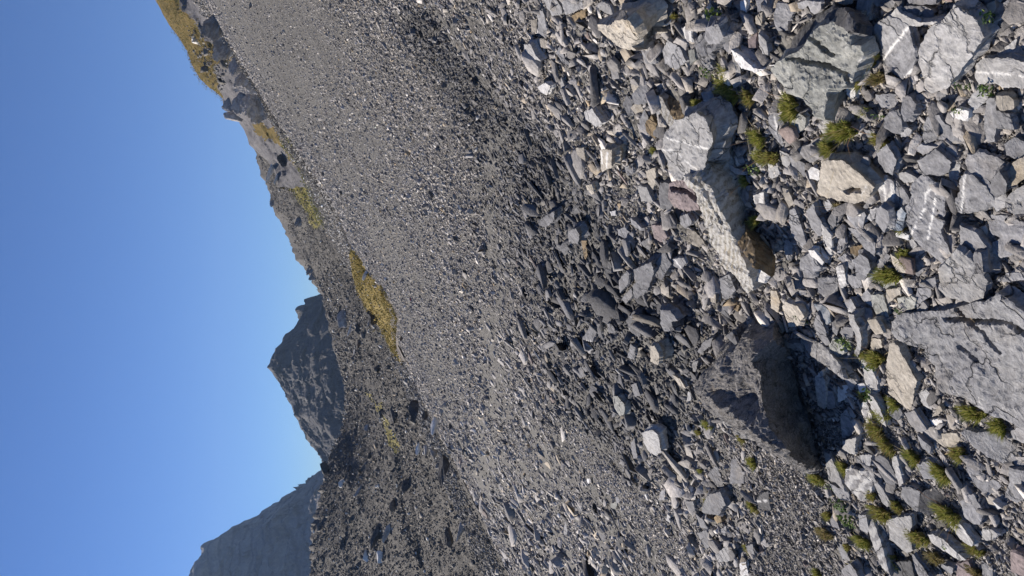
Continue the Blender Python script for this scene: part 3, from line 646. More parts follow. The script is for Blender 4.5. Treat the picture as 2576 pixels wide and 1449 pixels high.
# grassy hill, upper left of the picture
sky3 = [(250, -300), (340, -80), (393, 0), (408, 30), (426, 60), (451, 92), (473, 127), (486, 162), (506, 197), (526, 217), (546, 232), (560, 247), (566, 272), (584, 290), (603, 302), (606, 310), (616, 325), (628, 362), (660, 390), (720, 420), (770, 470), (800, 560)]
hm = hill_mat("hill_turf", (.17, .165, .17), (.30, .285, .28), (.14, .12, .028), (.30, .195, .045), 1.6, .8)
o = sheet("grassy_hill", [([(x - 3 + 8, y) for x, y in up2 if y < 700], 128), ([(515, -60), (520, 40), (560, 130), (610, 230), (660, 330), (700, 420), (745, 560)], 150), (sky3, 200)], hm, -300, 470, 420, 130, 1.6, .085, 21,
          grasspoly=[[(380, -300), (340, -200), (300, -60), (456, -60), (456, 0), (470, 32), (498, 52), (520, 95), (560, 115), (594, 148), (560, 150), (540, 165), (548, 200), (562, 245), (520, 250), (400, 60)],
                     [(645, 312), (665, 312), (692, 322), (715, 365), (735, 400), (750, 410), (735, 410), (700, 360), (670, 345), (655, 330)]], tail=60)
tag(o, "olive and ochre grassy hillside with rocky breaks at the upper left", kind='structure')
# dark scree hillside behind, with the skyline of the middle of the picture
sky4 = [(560, 200), (601, 297), (620, 330), (632, 362), (644, 392), (657, 432), (667, 462), (679, 487), (681, 509), (687, 534), (707, 562), (719, 592), (737, 624), (744, 652), (765, 672), (775, 687), (782, 699), (797, 724), (812, 746), (819, 778), (826, 811), (836, 856), (844, 883), (854, 921), (866, 946), (869, 983),
        (868, 1040), (851, 1113), (835, 1140), (829, 1159), (817, 1195), (808, 1226), (799, 1281), (789, 1311), (783, 1373), (783, 1449), (780, 1600), (770, 1800)]
base4 = [(700, 250), (712, 330), (760, 405), (790, 470), (815, 522), (840, 580), (872, 640)] + [(crest(p) + 24, p) for p in range(700, 1801, 60)]
mid4 = [(640, 250), (690, 380), (740, 500), (800, 620), (850, 700), (890, 780), (915, 860), (960, 960), (1000, 1080), (1010, 1200), (1020, 1330), (1030, 1449), (1040, 1800)]
mor = hill_mat("moraine_rubble", (.078, .072, .064), (.135, .125, .11), (.16, .15, .03), (.27, .22, .05), 1.5, .25)
o = sheet("moraine_hillside", [([(x, y, 126 if y < 600 else max(62, 126 - (y - 600) * .35)) for x, y in base4], 0), ([(x, y, 165 if y < 600 else max(95, 165 - (y - 600) * .18)) for x, y in mid4], 0), ([(x, y, 235 if y < 600 else max(150, 235 - (y - 600) * .14)) for x, y in sky4], 0)],
          mor, 200, 1800, 900, 260, 1.0, .11, 33, grasspoly=[[(685, 350), (715, 362), (752, 430), (778, 480), (802, 520), (818, 562), (800, 575), (770, 532), (735, 482), (705, 430)],
          [(955, 1010), (975, 1020), (990, 1060), (1010, 1130), (1000, 1135), (985, 1080), (965, 1040)], [(930, 980), (950, 990), (960, 1020), (945, 1010)]], tail=60, skyjag=9)
tag(o, "dark brown-grey rubble hillside under the skyline, left middle", kind='structure')
# grassy knoll just past the crest
knL = [(882, 636), (884, 650), (887, 690), (896, 721), (916, 763), (926, 783), (954, 821), (966, 836), (979, 866), (1014, 911)]
knR = [(893, 636), (897, 642), (914, 662), (917, 682), (939, 700), (963, 726), (981, 754), (1003, 796), (1000, 830), (998, 870), (1016, 911)]
km = hill_mat("knoll_turf", (.15, .13, .115), (.24, .215, .19), (.17, .135, .03), (.31, .215, .04), 2.6, .12)
knM = [((a[0] * .5 + np.interp(a[1], [r[1] for r in knR], [r[0] for r in knR]) * .5) - 2, a[1]) for a in knL]
def kd(x, y): return float(hit(np.array(x + 0.0), np.array(y + 0.0))[1])
dR = {y: min(kd(x, y), 42) for x, y in knR}
o = sheet("grassy_knoll", [([(x + 6, y, dR[y] * .97) for x, y in knR], 0), ([(x, y, dR[y]) for x, y in knR], 0), ([(x, y, np.interp(y, list(dR), list(dR.values())) + 6) for x, y in knM], 0), ([(x, y, np.interp(y, list(dR), list(dR.values())) + 15) for x, y in knL], 0)],
          km, 637, 910, 240, 80, .2, .6, 51, grasspoly=[[(870, 620), (890, 620), (960, 715), (985, 760), (992, 790), (985, 800), (992, 845), (1000, 890), (1012, 905), (1014, 920), (960, 880), (870, 700)]], tail=4, gnoise=8)
tag(o, "ochre grass knoll beyond the scree crest, left of centre", kind='structure')
# two mountains
m1 = [(900, 640), (860, 700), (804, 743), (776, 753), (774, 766), (764, 768), (754, 778), (756, 803), (746, 823), (724, 836), (711, 861), (701, 873), (689, 901), (679, 926), (691, 936), (704, 948), (721, 978), (734, 996), (741, 1006), (750, 1024), (768, 1055), (780, 1082), (796, 1107), (811, 1128), (832, 1140), (870, 1190), (900, 1260)]
def peak_mat(name, c1, c2, line, sc, tilt):
    "bedded mountain rock: tilted strata, darker joints, fine roughness"
    t = NT(name); tc = t.new("ShaderNodeTexCoord"); v = tc.outputs["Object"]
    mp = t.new("ShaderNodeMapping"); mp.inputs["Rotation"].default_value = tilt; t.lk(v, mp.inputs[0])
    n = t.noise(v, .03 * sc, 9, .72, .3); f = t.noise(v, .25 * sc, 7, .75)
    wv = t.new("ShaderNodeTexWave", wave_type='BANDS', bands_direction='Z'); wv.inputs["Scale"].default_value = .012 * sc
    wv.inputs["Distortion"].default_value = 7; wv.inputs["Detail"].default_value = 6; wv.inputs["Detail Scale"].default_value = .5; wv.inputs["Detail Roughness"].default_value = .65
    t.lk(mp.outputs[0], wv.inputs["Vector"])
    c = t.mix(t.ramp(n, [(.4, 0.), (.62, 1.)]), c1, c2)
    c = t.mix(t.math('MULTIPLY', t.ramp(wv.outputs["Fac"], [(.0, 1.), (.22, 0.)]), .6), c, line)
    c = t.mix(.6, c, t.ramp(f, [(.3, .32), (.7, .68)]), 'OVERLAY')
    t.lk(c, t.b.inputs["Base Color"]); t.bump(t.math('ADD', t.math('MULTIPLY', wv.outputs["Fac"], .5), t.math('ADD', n, t.math('MULTIPLY', f, .5))), 1.0, 6.0)
    return t.m
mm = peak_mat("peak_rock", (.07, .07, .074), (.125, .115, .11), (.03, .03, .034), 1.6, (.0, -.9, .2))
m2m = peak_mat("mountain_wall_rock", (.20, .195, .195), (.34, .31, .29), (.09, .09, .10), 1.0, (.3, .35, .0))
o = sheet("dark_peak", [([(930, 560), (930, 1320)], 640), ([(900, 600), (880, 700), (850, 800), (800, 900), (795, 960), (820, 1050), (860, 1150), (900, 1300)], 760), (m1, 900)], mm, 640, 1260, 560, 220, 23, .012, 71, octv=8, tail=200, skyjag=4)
tag(o, "dark shaded rocky peak with a sharp summit on the skyline, left of centre", kind='structure')
m2 = [(900, 1120), (840, 1185), (814, 1212), (786, 1217), (774, 1226), (759, 1220), (753, 1235), (728, 1247), (704, 1266), (683, 1272), (649, 1293), (640, 1305), (609, 1321), (585, 1333), (554, 1351), (539, 1363), (515, 1373), (508, 1385), (505, 1406), (490, 1425), (479, 1449), (440, 1520), (380, 1700), (360, 1800)]
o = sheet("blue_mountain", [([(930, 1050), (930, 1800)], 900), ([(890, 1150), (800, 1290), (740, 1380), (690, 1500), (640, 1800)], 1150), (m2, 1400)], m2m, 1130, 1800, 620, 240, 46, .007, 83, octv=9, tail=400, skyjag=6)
tag(o, "bluish shaded mountain wall at the lower left corner", kind='structure')

SURF = []
def surf_point(px, py):
    "a point of the visible hill surface seen at a place of the picture"
    if not SURF:
        for nm in ("gravel_bank", "grassy_hill", "moraine_hillside", "grassy_knoll"):
            me = bpy.data.objects[nm].data; co = np.empty(len(me.vertices) * 3, np.float32); me.vertices.foreach_get("co", co); co = co.reshape(-1, 3).astype(float)
            rel = co - np.array([0, 0, CAMZ]); dep = rel @ Fw; ok = dep > 5; co, rel, dep = co[ok], rel[ok], dep[ok]
            SURF.append(np.stack([-(rel @ Up) / dep * F_PX + 1288, 724.5 - (rel @ Rt) / dep * F_PX, co[:, 1]], 1))
    best = 1e9
    for A in SURF:
        d = np.hypot(A[:, 0] - px, A[:, 1] - py); k = d < 5
        if k.any(): best = min(best, float(np.percentile(A[k, 2], 20)))
    g = hit(np.array([float(px)]), np.array([float(py)]))[0]
    if abs(float(ground(g[0], g[1])) - g[2]) < .3 and g[1] < np.interp(g[0] / g[1], CREST_S, CREST_Y) + 2: best = min(best, float(g[1]))
    return best if best < 1e8 else None
# ---------------------------------------------------------------- one rock: an outlined slab with broken edges, flaked top and layered sides
def terrace(q):
    f = np.floor(q); r = np.clip((q - f - .55) / .45, 0, 1)
    return f + r * r * (3 - 2 * r)
def slab_mesh(P, t, n, spacing, seed, rough=1.0, cracks=(), veins=()):
    c = P.mean(0)
    u = P[1] - P[0]; u = u - n * u.dot(n); u /= np.linalg.norm(u); v = np.cross(n, u)
    q = np.stack([(P - c).dot(u), (P - c).dot(v)], 1)
    area = 0.5 * np.sum(q[:, 0] * np.roll(q[:, 1], -1) - q[:, 1] * np.roll(q[:, 0], -1))
    if area < 0: q = q[::-1]
    size = math.sqrt(abs(area))
    rng = np.random.RandomState(seed)
    # walk the outline, breaking it up
    ring = []
    for i in range(len(q)):
        a, b = q[i], q[(i + 1) % len(q)]; L = np.linalg.norm(b - a); k = max(1, int(round(L / spacing)))
        for j in range(k): ring.append(a + (b - a) * j / k)
    ring = np.array(ring)
    d = np.roll(ring, -1, 0) - np.roll(ring, 1, 0); d /= np.linalg.norm(d, axis=1, keepdims=True) + 1e-9
    nrm = np.stack([d[:, 1], -d[:, 0]], 1)
    w = fbm(p3(ring[:, 0] / size * 7, ring[:, 1] / size * 7, seed * 1.7), 3, seed % 97, gain=.6)
    ring = ring + nrm * (w * size * .035 + rng.randn(len(ring)) * spacing * .14)[:, None]
    ix = np.arange(q[:, 0].min(), q[:, 0].max(), spacing); iy = np.arange(q[:, 1].min(), q[:, 1].max(), spacing * .87)
    gx, gy = np.meshgrid(ix, iy); gx = gx + (np.arange(len(iy)) % 2)[:, None] * spacing * .5
    g = np.stack([gx.ravel(), gy.ravel()], 1) + rng.randn(gx.size, 2) * spacing * .12
    ok = in_poly(g[:, 0], g[:, 1], ring)
    g = g[ok]
    if len(g):
        dist = np.min(np.linalg.norm(g[:, None] - ring[None], axis=2), 1)
        g = g[dist > spacing * .55]; dist = dist[dist > spacing * .55]
    if len(g) == 0: g = q.mean(0)[None]; dist = np.array([size * .3])
    def to2(line):
        return np.array([[(p - c).dot(u), (p - c).dot(v)] for p in line])
    vpts = []
    for L in list(veins) + list(cracks):
        L2 = to2(L)
        for a, b in zip(L2[:-1], L2[1:]):
            k = max(1, int(np.linalg.norm(b - a) / (spacing * .45)))
            for j in range(k):
                p = a + (b - a) * j / k; p = p + spacing * .5 * fbm(p3(p[0] / spacing * .3, p[1] / spacing * .3, seed), 2, 3); vpts.append(p)
    if vpts:
        vpts = np.array(vpts); ok = in_poly(vpts[:, 0], vpts[:, 1], ring) & (np.min(np.linalg.norm(vpts[:, None] - ring[None], axis=2), 1) > spacing * .3)
        vpts = vpts[ok]
    if len(vpts):
        ok = np.min(np.linalg.norm(g[:, None] - vpts[None], axis=2), 1) > spacing * .5
        g = np.concatenate([g[ok], vpts])
    nR = len(ring)
    pts = [Vector((float(a), float(b))) for a, b in np.concatenate([ring, g])]
    vo, _, fo, ov, _, _ = delaunay_2d_cdt(pts, [(i, (i + 1) % nR) for i in range(nR)], [], 1, 1e-7)
    A = np.array([tuple(p) for p in vo])
    used = sorted({i for f in fo for i in f}); remap = {a: i for i, a in enumerate(used)}
    A = A[used]; Fc = [tuple(remap[i] for i in f) for f in fo]
    de = np.min(np.linalg.norm(A[:, None] - ring[None], axis=2), 1)
    base = A / size
    z = min(size, .35) * rough * (.009 * fbm(p3(base[:, 0] * 3, base[:, 1] * 3, seed), 5, seed % 89, gain=.6) + .012 * terrace(3.4 * fbm(p3(base[:, 0] * 2.2 * max(1, size / .3), base[:, 1] * 4.5 * max(1, size / .3), seed + 5), 4, seed % 83, gain=.6)) / 1.1)
    z -= min(t * .06, size * .008) * np.exp(-de / (spacing * .5))
    vein = np.zeros(len(A))
    def to2(line):
        return np.array([[(p - c).dot(u), (p - c).dot(v)] for p in line])
    def segd(pts, L):
        best = np.full(len(pts), 1e9)
        for a, b in zip(L[:-1], L[1:]):
            ab = b - a; tt = np.clip(((pts - a) @ ab) / (ab @ ab + 1e-12), 0, 1)
            best = np.minimum(best, np.linalg.norm(pts - (a + tt[:, None] * ab), axis=1))
        return best
    for L in cracks:
        dd = segd(A, to2(L)); z -= np.clip(1 - dd / (spacing * 1.1), 0, 1) * min(t * .8, .05)
    for L in veins:
        dd = segd(A, to2(L)); vein = np.maximum(vein, (dd < spacing * .25) * 1.0)
    # boundary loop of the triangulation
    cnt = {}
    for f in Fc:
        for i in range(len(f)):
            e = (f[i], f[(i + 1) % len(f)]); cnt[e] = 1
    nxt = {a: b for (a, b) in cnt if (b, a) not in cnt}
    start = next(iter(nxt)); loop = [start]
    while nxt[loop[-1]] != start and len(loop) < len(nxt) + 2: loop.append(nxt[loop[-1]])
    K = 4 if size * 1 > .05 else 3
    V = [c + A[i, 0] * u + A[i, 1] * v + z[i] * n for i in range(len(A))]
    prev = loop; ring0 = A[loop]; cen = ring0.mean(0)
    rel = ring0 - cen; rl = np.linalg.norm(rel, axis=1, keepdims=True) + 1e-9
    vv = list(vein)
    for k in range(1, K + 1):
        f = k / K
        off = t * (.13 * np.sin(seed + k * 2.3) + .22 * fbm(p3(ring0[:, 0] / size * 5, ring0[:, 1] / size * 5, k * 3.1 + seed), 2, seed % 71)) - t * .02 * f
        rr = cen + rel * (1 + off[:, None] / np.maximum(rl, size * .2))
        new = []
        for j, (a, b) in enumerate(rr):
            V.append(c + a * u + b * v - n * (t * f) + n * z[loop[j]] * (1 - f)); new.append(len(V) - 1); vv.append(vein[loop[j]] * .6 if k == 1 else 0)
        for j in range(len(loop)):
            j2 = (j + 1) % len(loop)
            Fc.append((prev[j2], prev[j], new[j], new[j2]))
        prev = new
    Fc.append(tuple(prev))
    return np.array(V), Fc, np.array(vv), size
def local_normal(px, py):
    a, b, c = hit(np.array([px - 12., px + 12., px]), np.array([py - 8., py - 8., py + 12.]))
    n = np.cross(b - a, c - a); n /= np.linalg.norm(n)
    if n[2] < 0: n = -n
    n = N0 * .6 + n * .4
    return n / np.linalg.norm(n)
ROCKS = []     # dicts: outline in picture, centre, label data
def unproj_plane(pp, c0, n):
    d = rays(pp[:, 0], pp[:, 1]); o = np.array([0, 0, CAMZ])
    t = ((c0 - o).dot(n)) / d.dot(n)
    return o + d * t[:, None]
def place_rock(poly, tone, t, h, tilt=(0, 0), seed=0, rough=1.0, crack=(), vein=(), nm=None, lab=None, lm=None, px_sp=6.0):
    pc = poly.mean(0)
    g = hit(pc[0:1], pc[1:2])[0]
    n = local_normal(*pc)
    n = n + tilt[0] * Rt + tilt[1] * np.array([0, 1.0, 0]); n /= np.linalg.norm(n)
    # never let the plane get too edge-on to be traced
    vd = np.array([0, 0, CAMZ]) - g; dist = np.linalg.norm(vd); vd /= dist
    if n.dot(vd) < .3: n = n + vd * (.3 - n.dot(vd)); n /= np.linalg.norm(n)
    c0 = g + N0 * h
    P = unproj_plane(poly, c0, n)
    if np.max(np.linalg.norm(P - c0, axis=1)) > dist * .55:
        n = N0 * .5 + vd * .5; n /= np.linalg.norm(n); P = unproj_plane(poly, c0, n)
    dep = dist / F_PX
    sp = px_sp * dep
    V, Fc, vv, size = slab_mesh(P, t, n, sp, seed, rough, [unproj_plane(L, c0, n) for L in crack], [unproj_plane(L, c0, n) for L in vein])
    o = mesh_obj(nm or "rock_slab", V, Fc, MATS[tone], loc=g, attr=dict(vein=vv))
    ROCKS.append(dict(o=o, pc=pc, tone=tone, lab=lab, lm=lm, area=abs(np.sum(poly[:, 0] * np.roll(poly[:, 1], -1) - poly[:, 1] * np.roll(poly[:, 0], -1))) / 2, poly=poly, t=t, size=size))
    return o
for k, (zone, tone, pts, o_) in enumerate(T):
    o_ = dict(o_)
    rng = random.Random(1000 + k)
    tone = o_.pop('mat', tone)
    poly = zp(zone, pts)
    line = lambda L: zp(zone, L)
    h = o_.pop('h', .04); t = o_.pop('t', .04)
    tilt = o_.pop('tilt', (rng.uniform(-.2, .16), rng.uniform(-.24, .16)))
    place_rock(poly, tone, max(t * .6, h * .55) if h < .12 else t, h * (.52 if h < .12 else .85), tilt, 7 * k + 3, o_.get('rough', 1.0), [line(L) for L in o_.get('crack', ())], [line(L) for L in o_.get('vein', ())],
               o_.get('nm'), o_.get('lab'), o_.get('lm'), px_sp=5.0 if o_.get('lm') else 6.0)
# the largest boulder: sunlit left rim and crest, shaded broad face towards the viewer
def heights_rock(name, ctrl, tris, mat, seed, lab, cat, base, amp=.012, sub=4, lm=None, veinf=None):
    "a boulder from control points: (picture x, y, height above the slope); faces are split and roughened"
    P = []
    for x, y, h in ctrl:
        g = hit(np.array([float(x)]), np.array([float(y)]))[0]
        # the point seen at (x, y) that stands h above the slope plane
        P.append(unproj_plane(np.array([[x, y]], float), g + N0 * h, N0)[0])
    V = list(P); F = [tuple(t) for t in tris]
    for s in range(sub):
        mid = {}; NF = []
        def m(a, b):
            e = (min(a, b), max(a, b))
            if e not in mid: V.append((V[a] + V[b]) / 2); mid[e] = len(V) - 1
            return mid[e]
        for a, b, c in F:
            ab, bc, ca = m(a, b), m(b, c), m(c, a); NF += [(a, ab, ca), (ab, b, bc), (ca, bc, c), (ab, bc, ca)]
        F = NF
    V = np.array(V)
    q = V * 7.0
    n = fbm(q, 5, seed, ridged=True, gain=.55); st = fbm(V * 5.0, 4, seed + 3)
    V = V + N0 * (amp * n + amp * .7 * terrace(st * 3) / 2 + amp * 1.1 * fbm(V * np.array([9., 4., 14.]), 5, seed + 4, ridged=True, gain=.6))[:, None] + (np.array([.6, -.5, .2]) * (amp * 1.2 * fbm(V * 4, 3, seed + 9))[:, None])
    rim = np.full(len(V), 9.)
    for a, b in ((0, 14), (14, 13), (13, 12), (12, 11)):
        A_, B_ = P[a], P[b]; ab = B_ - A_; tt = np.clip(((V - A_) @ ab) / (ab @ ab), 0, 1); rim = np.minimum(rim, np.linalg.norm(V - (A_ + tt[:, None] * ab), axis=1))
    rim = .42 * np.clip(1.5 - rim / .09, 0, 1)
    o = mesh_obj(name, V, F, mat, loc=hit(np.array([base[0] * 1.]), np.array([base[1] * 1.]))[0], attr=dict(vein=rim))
    tag(o, lab, cat)
    poly = np.array([(c[0], c[1]) for c in ctrl[:base[2]]], float)
    ROCKS.append(dict(o=o, pc=poly.mean(0), tone='boulder', lab=lab, lm=lm, area=99999, poly=poly, t=.4, size=.5, tagged=True))
    return o
bo = [(1757, 975, 0), (1762, 950, .02), (1800, 905, .02), (1858, 832, .0), (1905, 803, 0), (1962, 800, 0), (1990, 845, -.03), (2022, 905, -.07), (2043, 1000, -.08), (2078, 1060, -.08), (2078, 1180, -.03), (2030, 1172, 0), (1960, 1125, 0), (1880, 1085, 0), (1800, 1032, 0),
      (1780, 976, .17), (1828, 900, .13), (1890, 848, .10), (1965, 850, .08), (1862, 1050, .26), (1982, 1124, .26), (2050, 1166, .12), (1940, 1000, .17), (2015, 1050, .05), (1915, 900, .15)]
bt = [(0, 1, 15), (1, 2, 15), (2, 16, 15), (2, 3, 16), (3, 17, 16), (3, 4, 17), (4, 5, 18), (4, 18, 17), (5, 6, 18), (6, 7, 18), (7, 24, 18), (17, 18, 24), (16, 17, 24), (16, 24, 22), (15, 16, 22), (15, 22, 19), (7, 22, 24), (7, 8, 22), (8, 23, 22), (8, 9, 23), (9, 10, 23), (10, 21, 23), (10, 11, 21), (11, 20, 21), (20, 23, 21), (19, 22, 20), (20, 22, 23), (11, 12, 20), (12, 13, 20), (13, 19, 20), (13, 14, 19), (14, 15, 19), (14, 0, 15)]
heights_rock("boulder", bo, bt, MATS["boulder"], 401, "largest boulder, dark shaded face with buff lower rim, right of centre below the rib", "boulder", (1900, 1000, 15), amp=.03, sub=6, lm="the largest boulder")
# ---------------------------------------------------------------- loose stones
CT = np.array([(700,200,4),(560,40,4),(900,300,6),(1100,300,9),(1250,300,10),(1290,100,15),(1220,60,14),(1400,100,34),(1450,400,26),(1330,300,16),(1600,200,42),(1800,200,52),(2100,200,52),(2500,200,52),(1000,700,6),(1200,700,10),(1330,700,20),
(1420,700,32),(1600,700,38),(1800,700,40),(2100,700,58),(2400,700,60),(1100,1000,6),(1250,1000,10),(1330,1000,19),(1450,1000,25),(1650,1000,32),(1650,1180,28),(1300,1300,12),(1450,1300,17),(1470,1180,6),(1520,1220,5),(1580,1270,5),(1640,1330,5),(1680,1370,6),
(1300,1100,6),(1335,1170,6),(1480,1400,24),(1560,1340,22),(1700,1200,32),(1750,1400,34),(1850,1300,34),(1780,1300,32),(2000,1250,7),(1990,1200,7),(2030,1330,7),(2010,1400,9),(1940,1400,22),(1960,1160,9),(2150,1300,28),(2280,1320,11),(2380,1350,10),(2500,1400,10),(2450,1250,40),(2360,1160,12),(2300,1150,30),(2350,1000,30),(1150,1350,8),(1250,1449,10),(2100,1000,34)], float)
def size_px(px, py):
    w = 0; s = 0
    for x, y, v in CT:
        d2 = ((px - x) ** 2 + ((py - y) * 1.0) ** 2 + 200.0) ** -2.2
        w = w + d2; s = s + d2 * math.log(v)
    v = np.exp(s / w)
    v = v * np.interp(px, [1150, 1330, 1400, 1800, 2100], [.55, .95, 1.2, 1.2, .75])
    v = v * (1 + np.interp(px, [1000, 1100, 1330, 1450, 1700], [.1, 1.0, .8, .35, .1]) * np.clip((py - 950) / 250, 0, 1))
    v = v * np.exp(.36 * fbm(p3((px * .72 - py * .69) * .030, (px * .69 + py * .72) * .0045), 3, 31))
    for L, wd, val in STRIPS:
        d = line_d(px, py, L) + 5 * fbm(p3(px * .05, py * .05), 3, 4)
        v = np.where(d < wd, np.minimum(v, val), v)
    ins = in_poly(px, py, PATCH); v = np.where(ins, np.minimum(v, 6.5), v)
    return v
def line_d(px, py, L):
    best = np.full(np.shape(px), 1e9)
    for (x0, y0), (x1, y1) in zip(L[:-1], L[1:]):
        t = np.clip(((px - x0) * (x1 - x0) + (py - y0) * (y1 - y0)) / ((x1 - x0) ** 2 + (y1 - y0) ** 2), 0, 1)
        best = np.minimum(best, np.hypot(px - x0 - t * (x1 - x0), py - y0 - t * (y1 - y0)))
    return best
STRIPS = [([(1450, 1100), (1520, 1200), (1590, 1270), (1650, 1340), (1710, 1400)], 26, 4.0), ([(1285, 1070), (1320, 1140), (1350, 1195)], 12, 3.6), ([(600, 20), (640, 140), (660, 200)], 10, 2.8), ([(780, 160), (810, 260)], 9, 2.8), ([(1160, 780), (1190, 800), (1200, 770)], 10, 3.6), ([(1420, 1330), (1460, 1400)], 14, 4.5)]
PATCH = [(1905, 1105), (1990, 1180), (2060, 1250), (2075, 1350), (2110, 1449), (2150, 1600), (1900, 1600), (1930, 1449), (1940, 1330), (1915, 1230)]
DARKL = [(1060, 60), (1140, 160), (1240, 300), (1350, 430), (1450, 600), (1540, 780), (1650, 900), (1580, 1030)]
RS = np.random.RandomState(11)
TPAL = np.array([(.26,.255,.25), (.34,.332,.322), (.19,.186,.182), (.11,.11,.112), (.39,.37,.335), (.38,.335,.265), (.62,.60,.56), (.30,.24,.16), (.20,.165,.155)])
def tones(n, px, py, dark):
    w = np.array([.34, .26, .19, .08, .07, .03, .025, .006, .006])
    i = RS.choice(len(TPAL), n, p=w / w.sum())
    c = TPAL[i] * RS.uniform(.8, 1.15, (n, 1))
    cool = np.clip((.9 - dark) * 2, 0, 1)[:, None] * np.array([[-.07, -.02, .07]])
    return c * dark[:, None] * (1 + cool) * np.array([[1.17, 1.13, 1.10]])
def rot_from(n, ang):
    "frames whose z axis is n, spun by ang"
    a = np.where(np.abs(n[:, :1]) < .9, np.array([[1., 0, 0]]), np.array([[0, 1., 0]]))
    u = np.cross(a, n); u /= np.linalg.norm(u, axis=1, keepdims=True); v = np.cross(n, u)
    ca, sa = np.cos(ang)[:, None], np.sin(ang)[:, None]
    return u * ca + v * sa, -u * sa + v * ca
def stones(C, n, L, Wd, Th, k, two):
    """vectorised angular stones: k sided, one or two top rings; returns verts (N, m, 3) and face index template"""
    N = len(C)
    ang = (np.arange(k)[None] + RS.uniform(-.47, .47, (N, k))) / k * 2 * np.pi
    r = RS.uniform(.62, 1.2, (N, k))
    ux, uy = rot_from(n, RS.uniform(0, 2 * np.pi, N))
    ca, sa = np.cos(ang) * r, np.sin(ang) * r
    X = .5 * L[:, None] * ca; Y = .5 * Wd[:, None] * sa
    shx = RS.uniform(-.12, .12, (N, 1)) * L[:, None]
    def ring(f, z, jit):
        x = X * f + shx * z / np.maximum(Th[:, None], 1e-6) ; y = Y * f
        return C[:, None] + ux[:, None] * x[..., None] + uy[:, None] * y[..., None] + n[:, None] * (z + jit)[..., None]
    T1 = Th[:, None]
    tl = RS.uniform(-.35, .35, (N, 2))          # the top plane is itself tilted, so the edges differ in height
    tz = lambda f: T1 * f * (tl[:, :1] * ca + tl[:, 1:] * sa)
    rings = [ring(1.0, -T1 * .6 * np.ones((1, k)), 0 * X)]
    if two:
        rings.append(ring(1.04, T1 * .32 * np.ones((1, k)), tz(.5)))
        rings.append(ring(RS.uniform(.82, .97, (N, 1)), T1 * .5 * np.ones((1, k)), tz(.8) + T1 * RS.uniform(-.07, .07, (N, k))))
    else:
        rings.append(ring(RS.uniform(.85, 1.0, (N, 1)), T1 * .45 * np.ones((1, k)), tz(.9) + T1 * RS.uniform(-.08, .08, (N, k))))
    V = np.concatenate(rings, 1)
    m = V.shape[1]; F = []
    nr = len(rings)
    for q in range(nr - 1):
        for j in range(k):
            j2 = (j + 1) % k
            F.append((q * k + j, q * k + j2, (q + 1) * k + j2, (q + 1) * k + j))
    top = [(nr - 1) * k + j for j in range(k)]
    # cap of quads so that the facets do not lie in one plane
    for j in range(1, k - 2, 2): F.append((top[0], top[j], top[j + 1], top[j + 2] if j + 2 < k else top[0]))
    if k % 2: F.append((top[0], top[k - 2], top[k - 1], top[k - 1]))
    return V, np.array([f for f in F if len(set(f)) == 4]), m
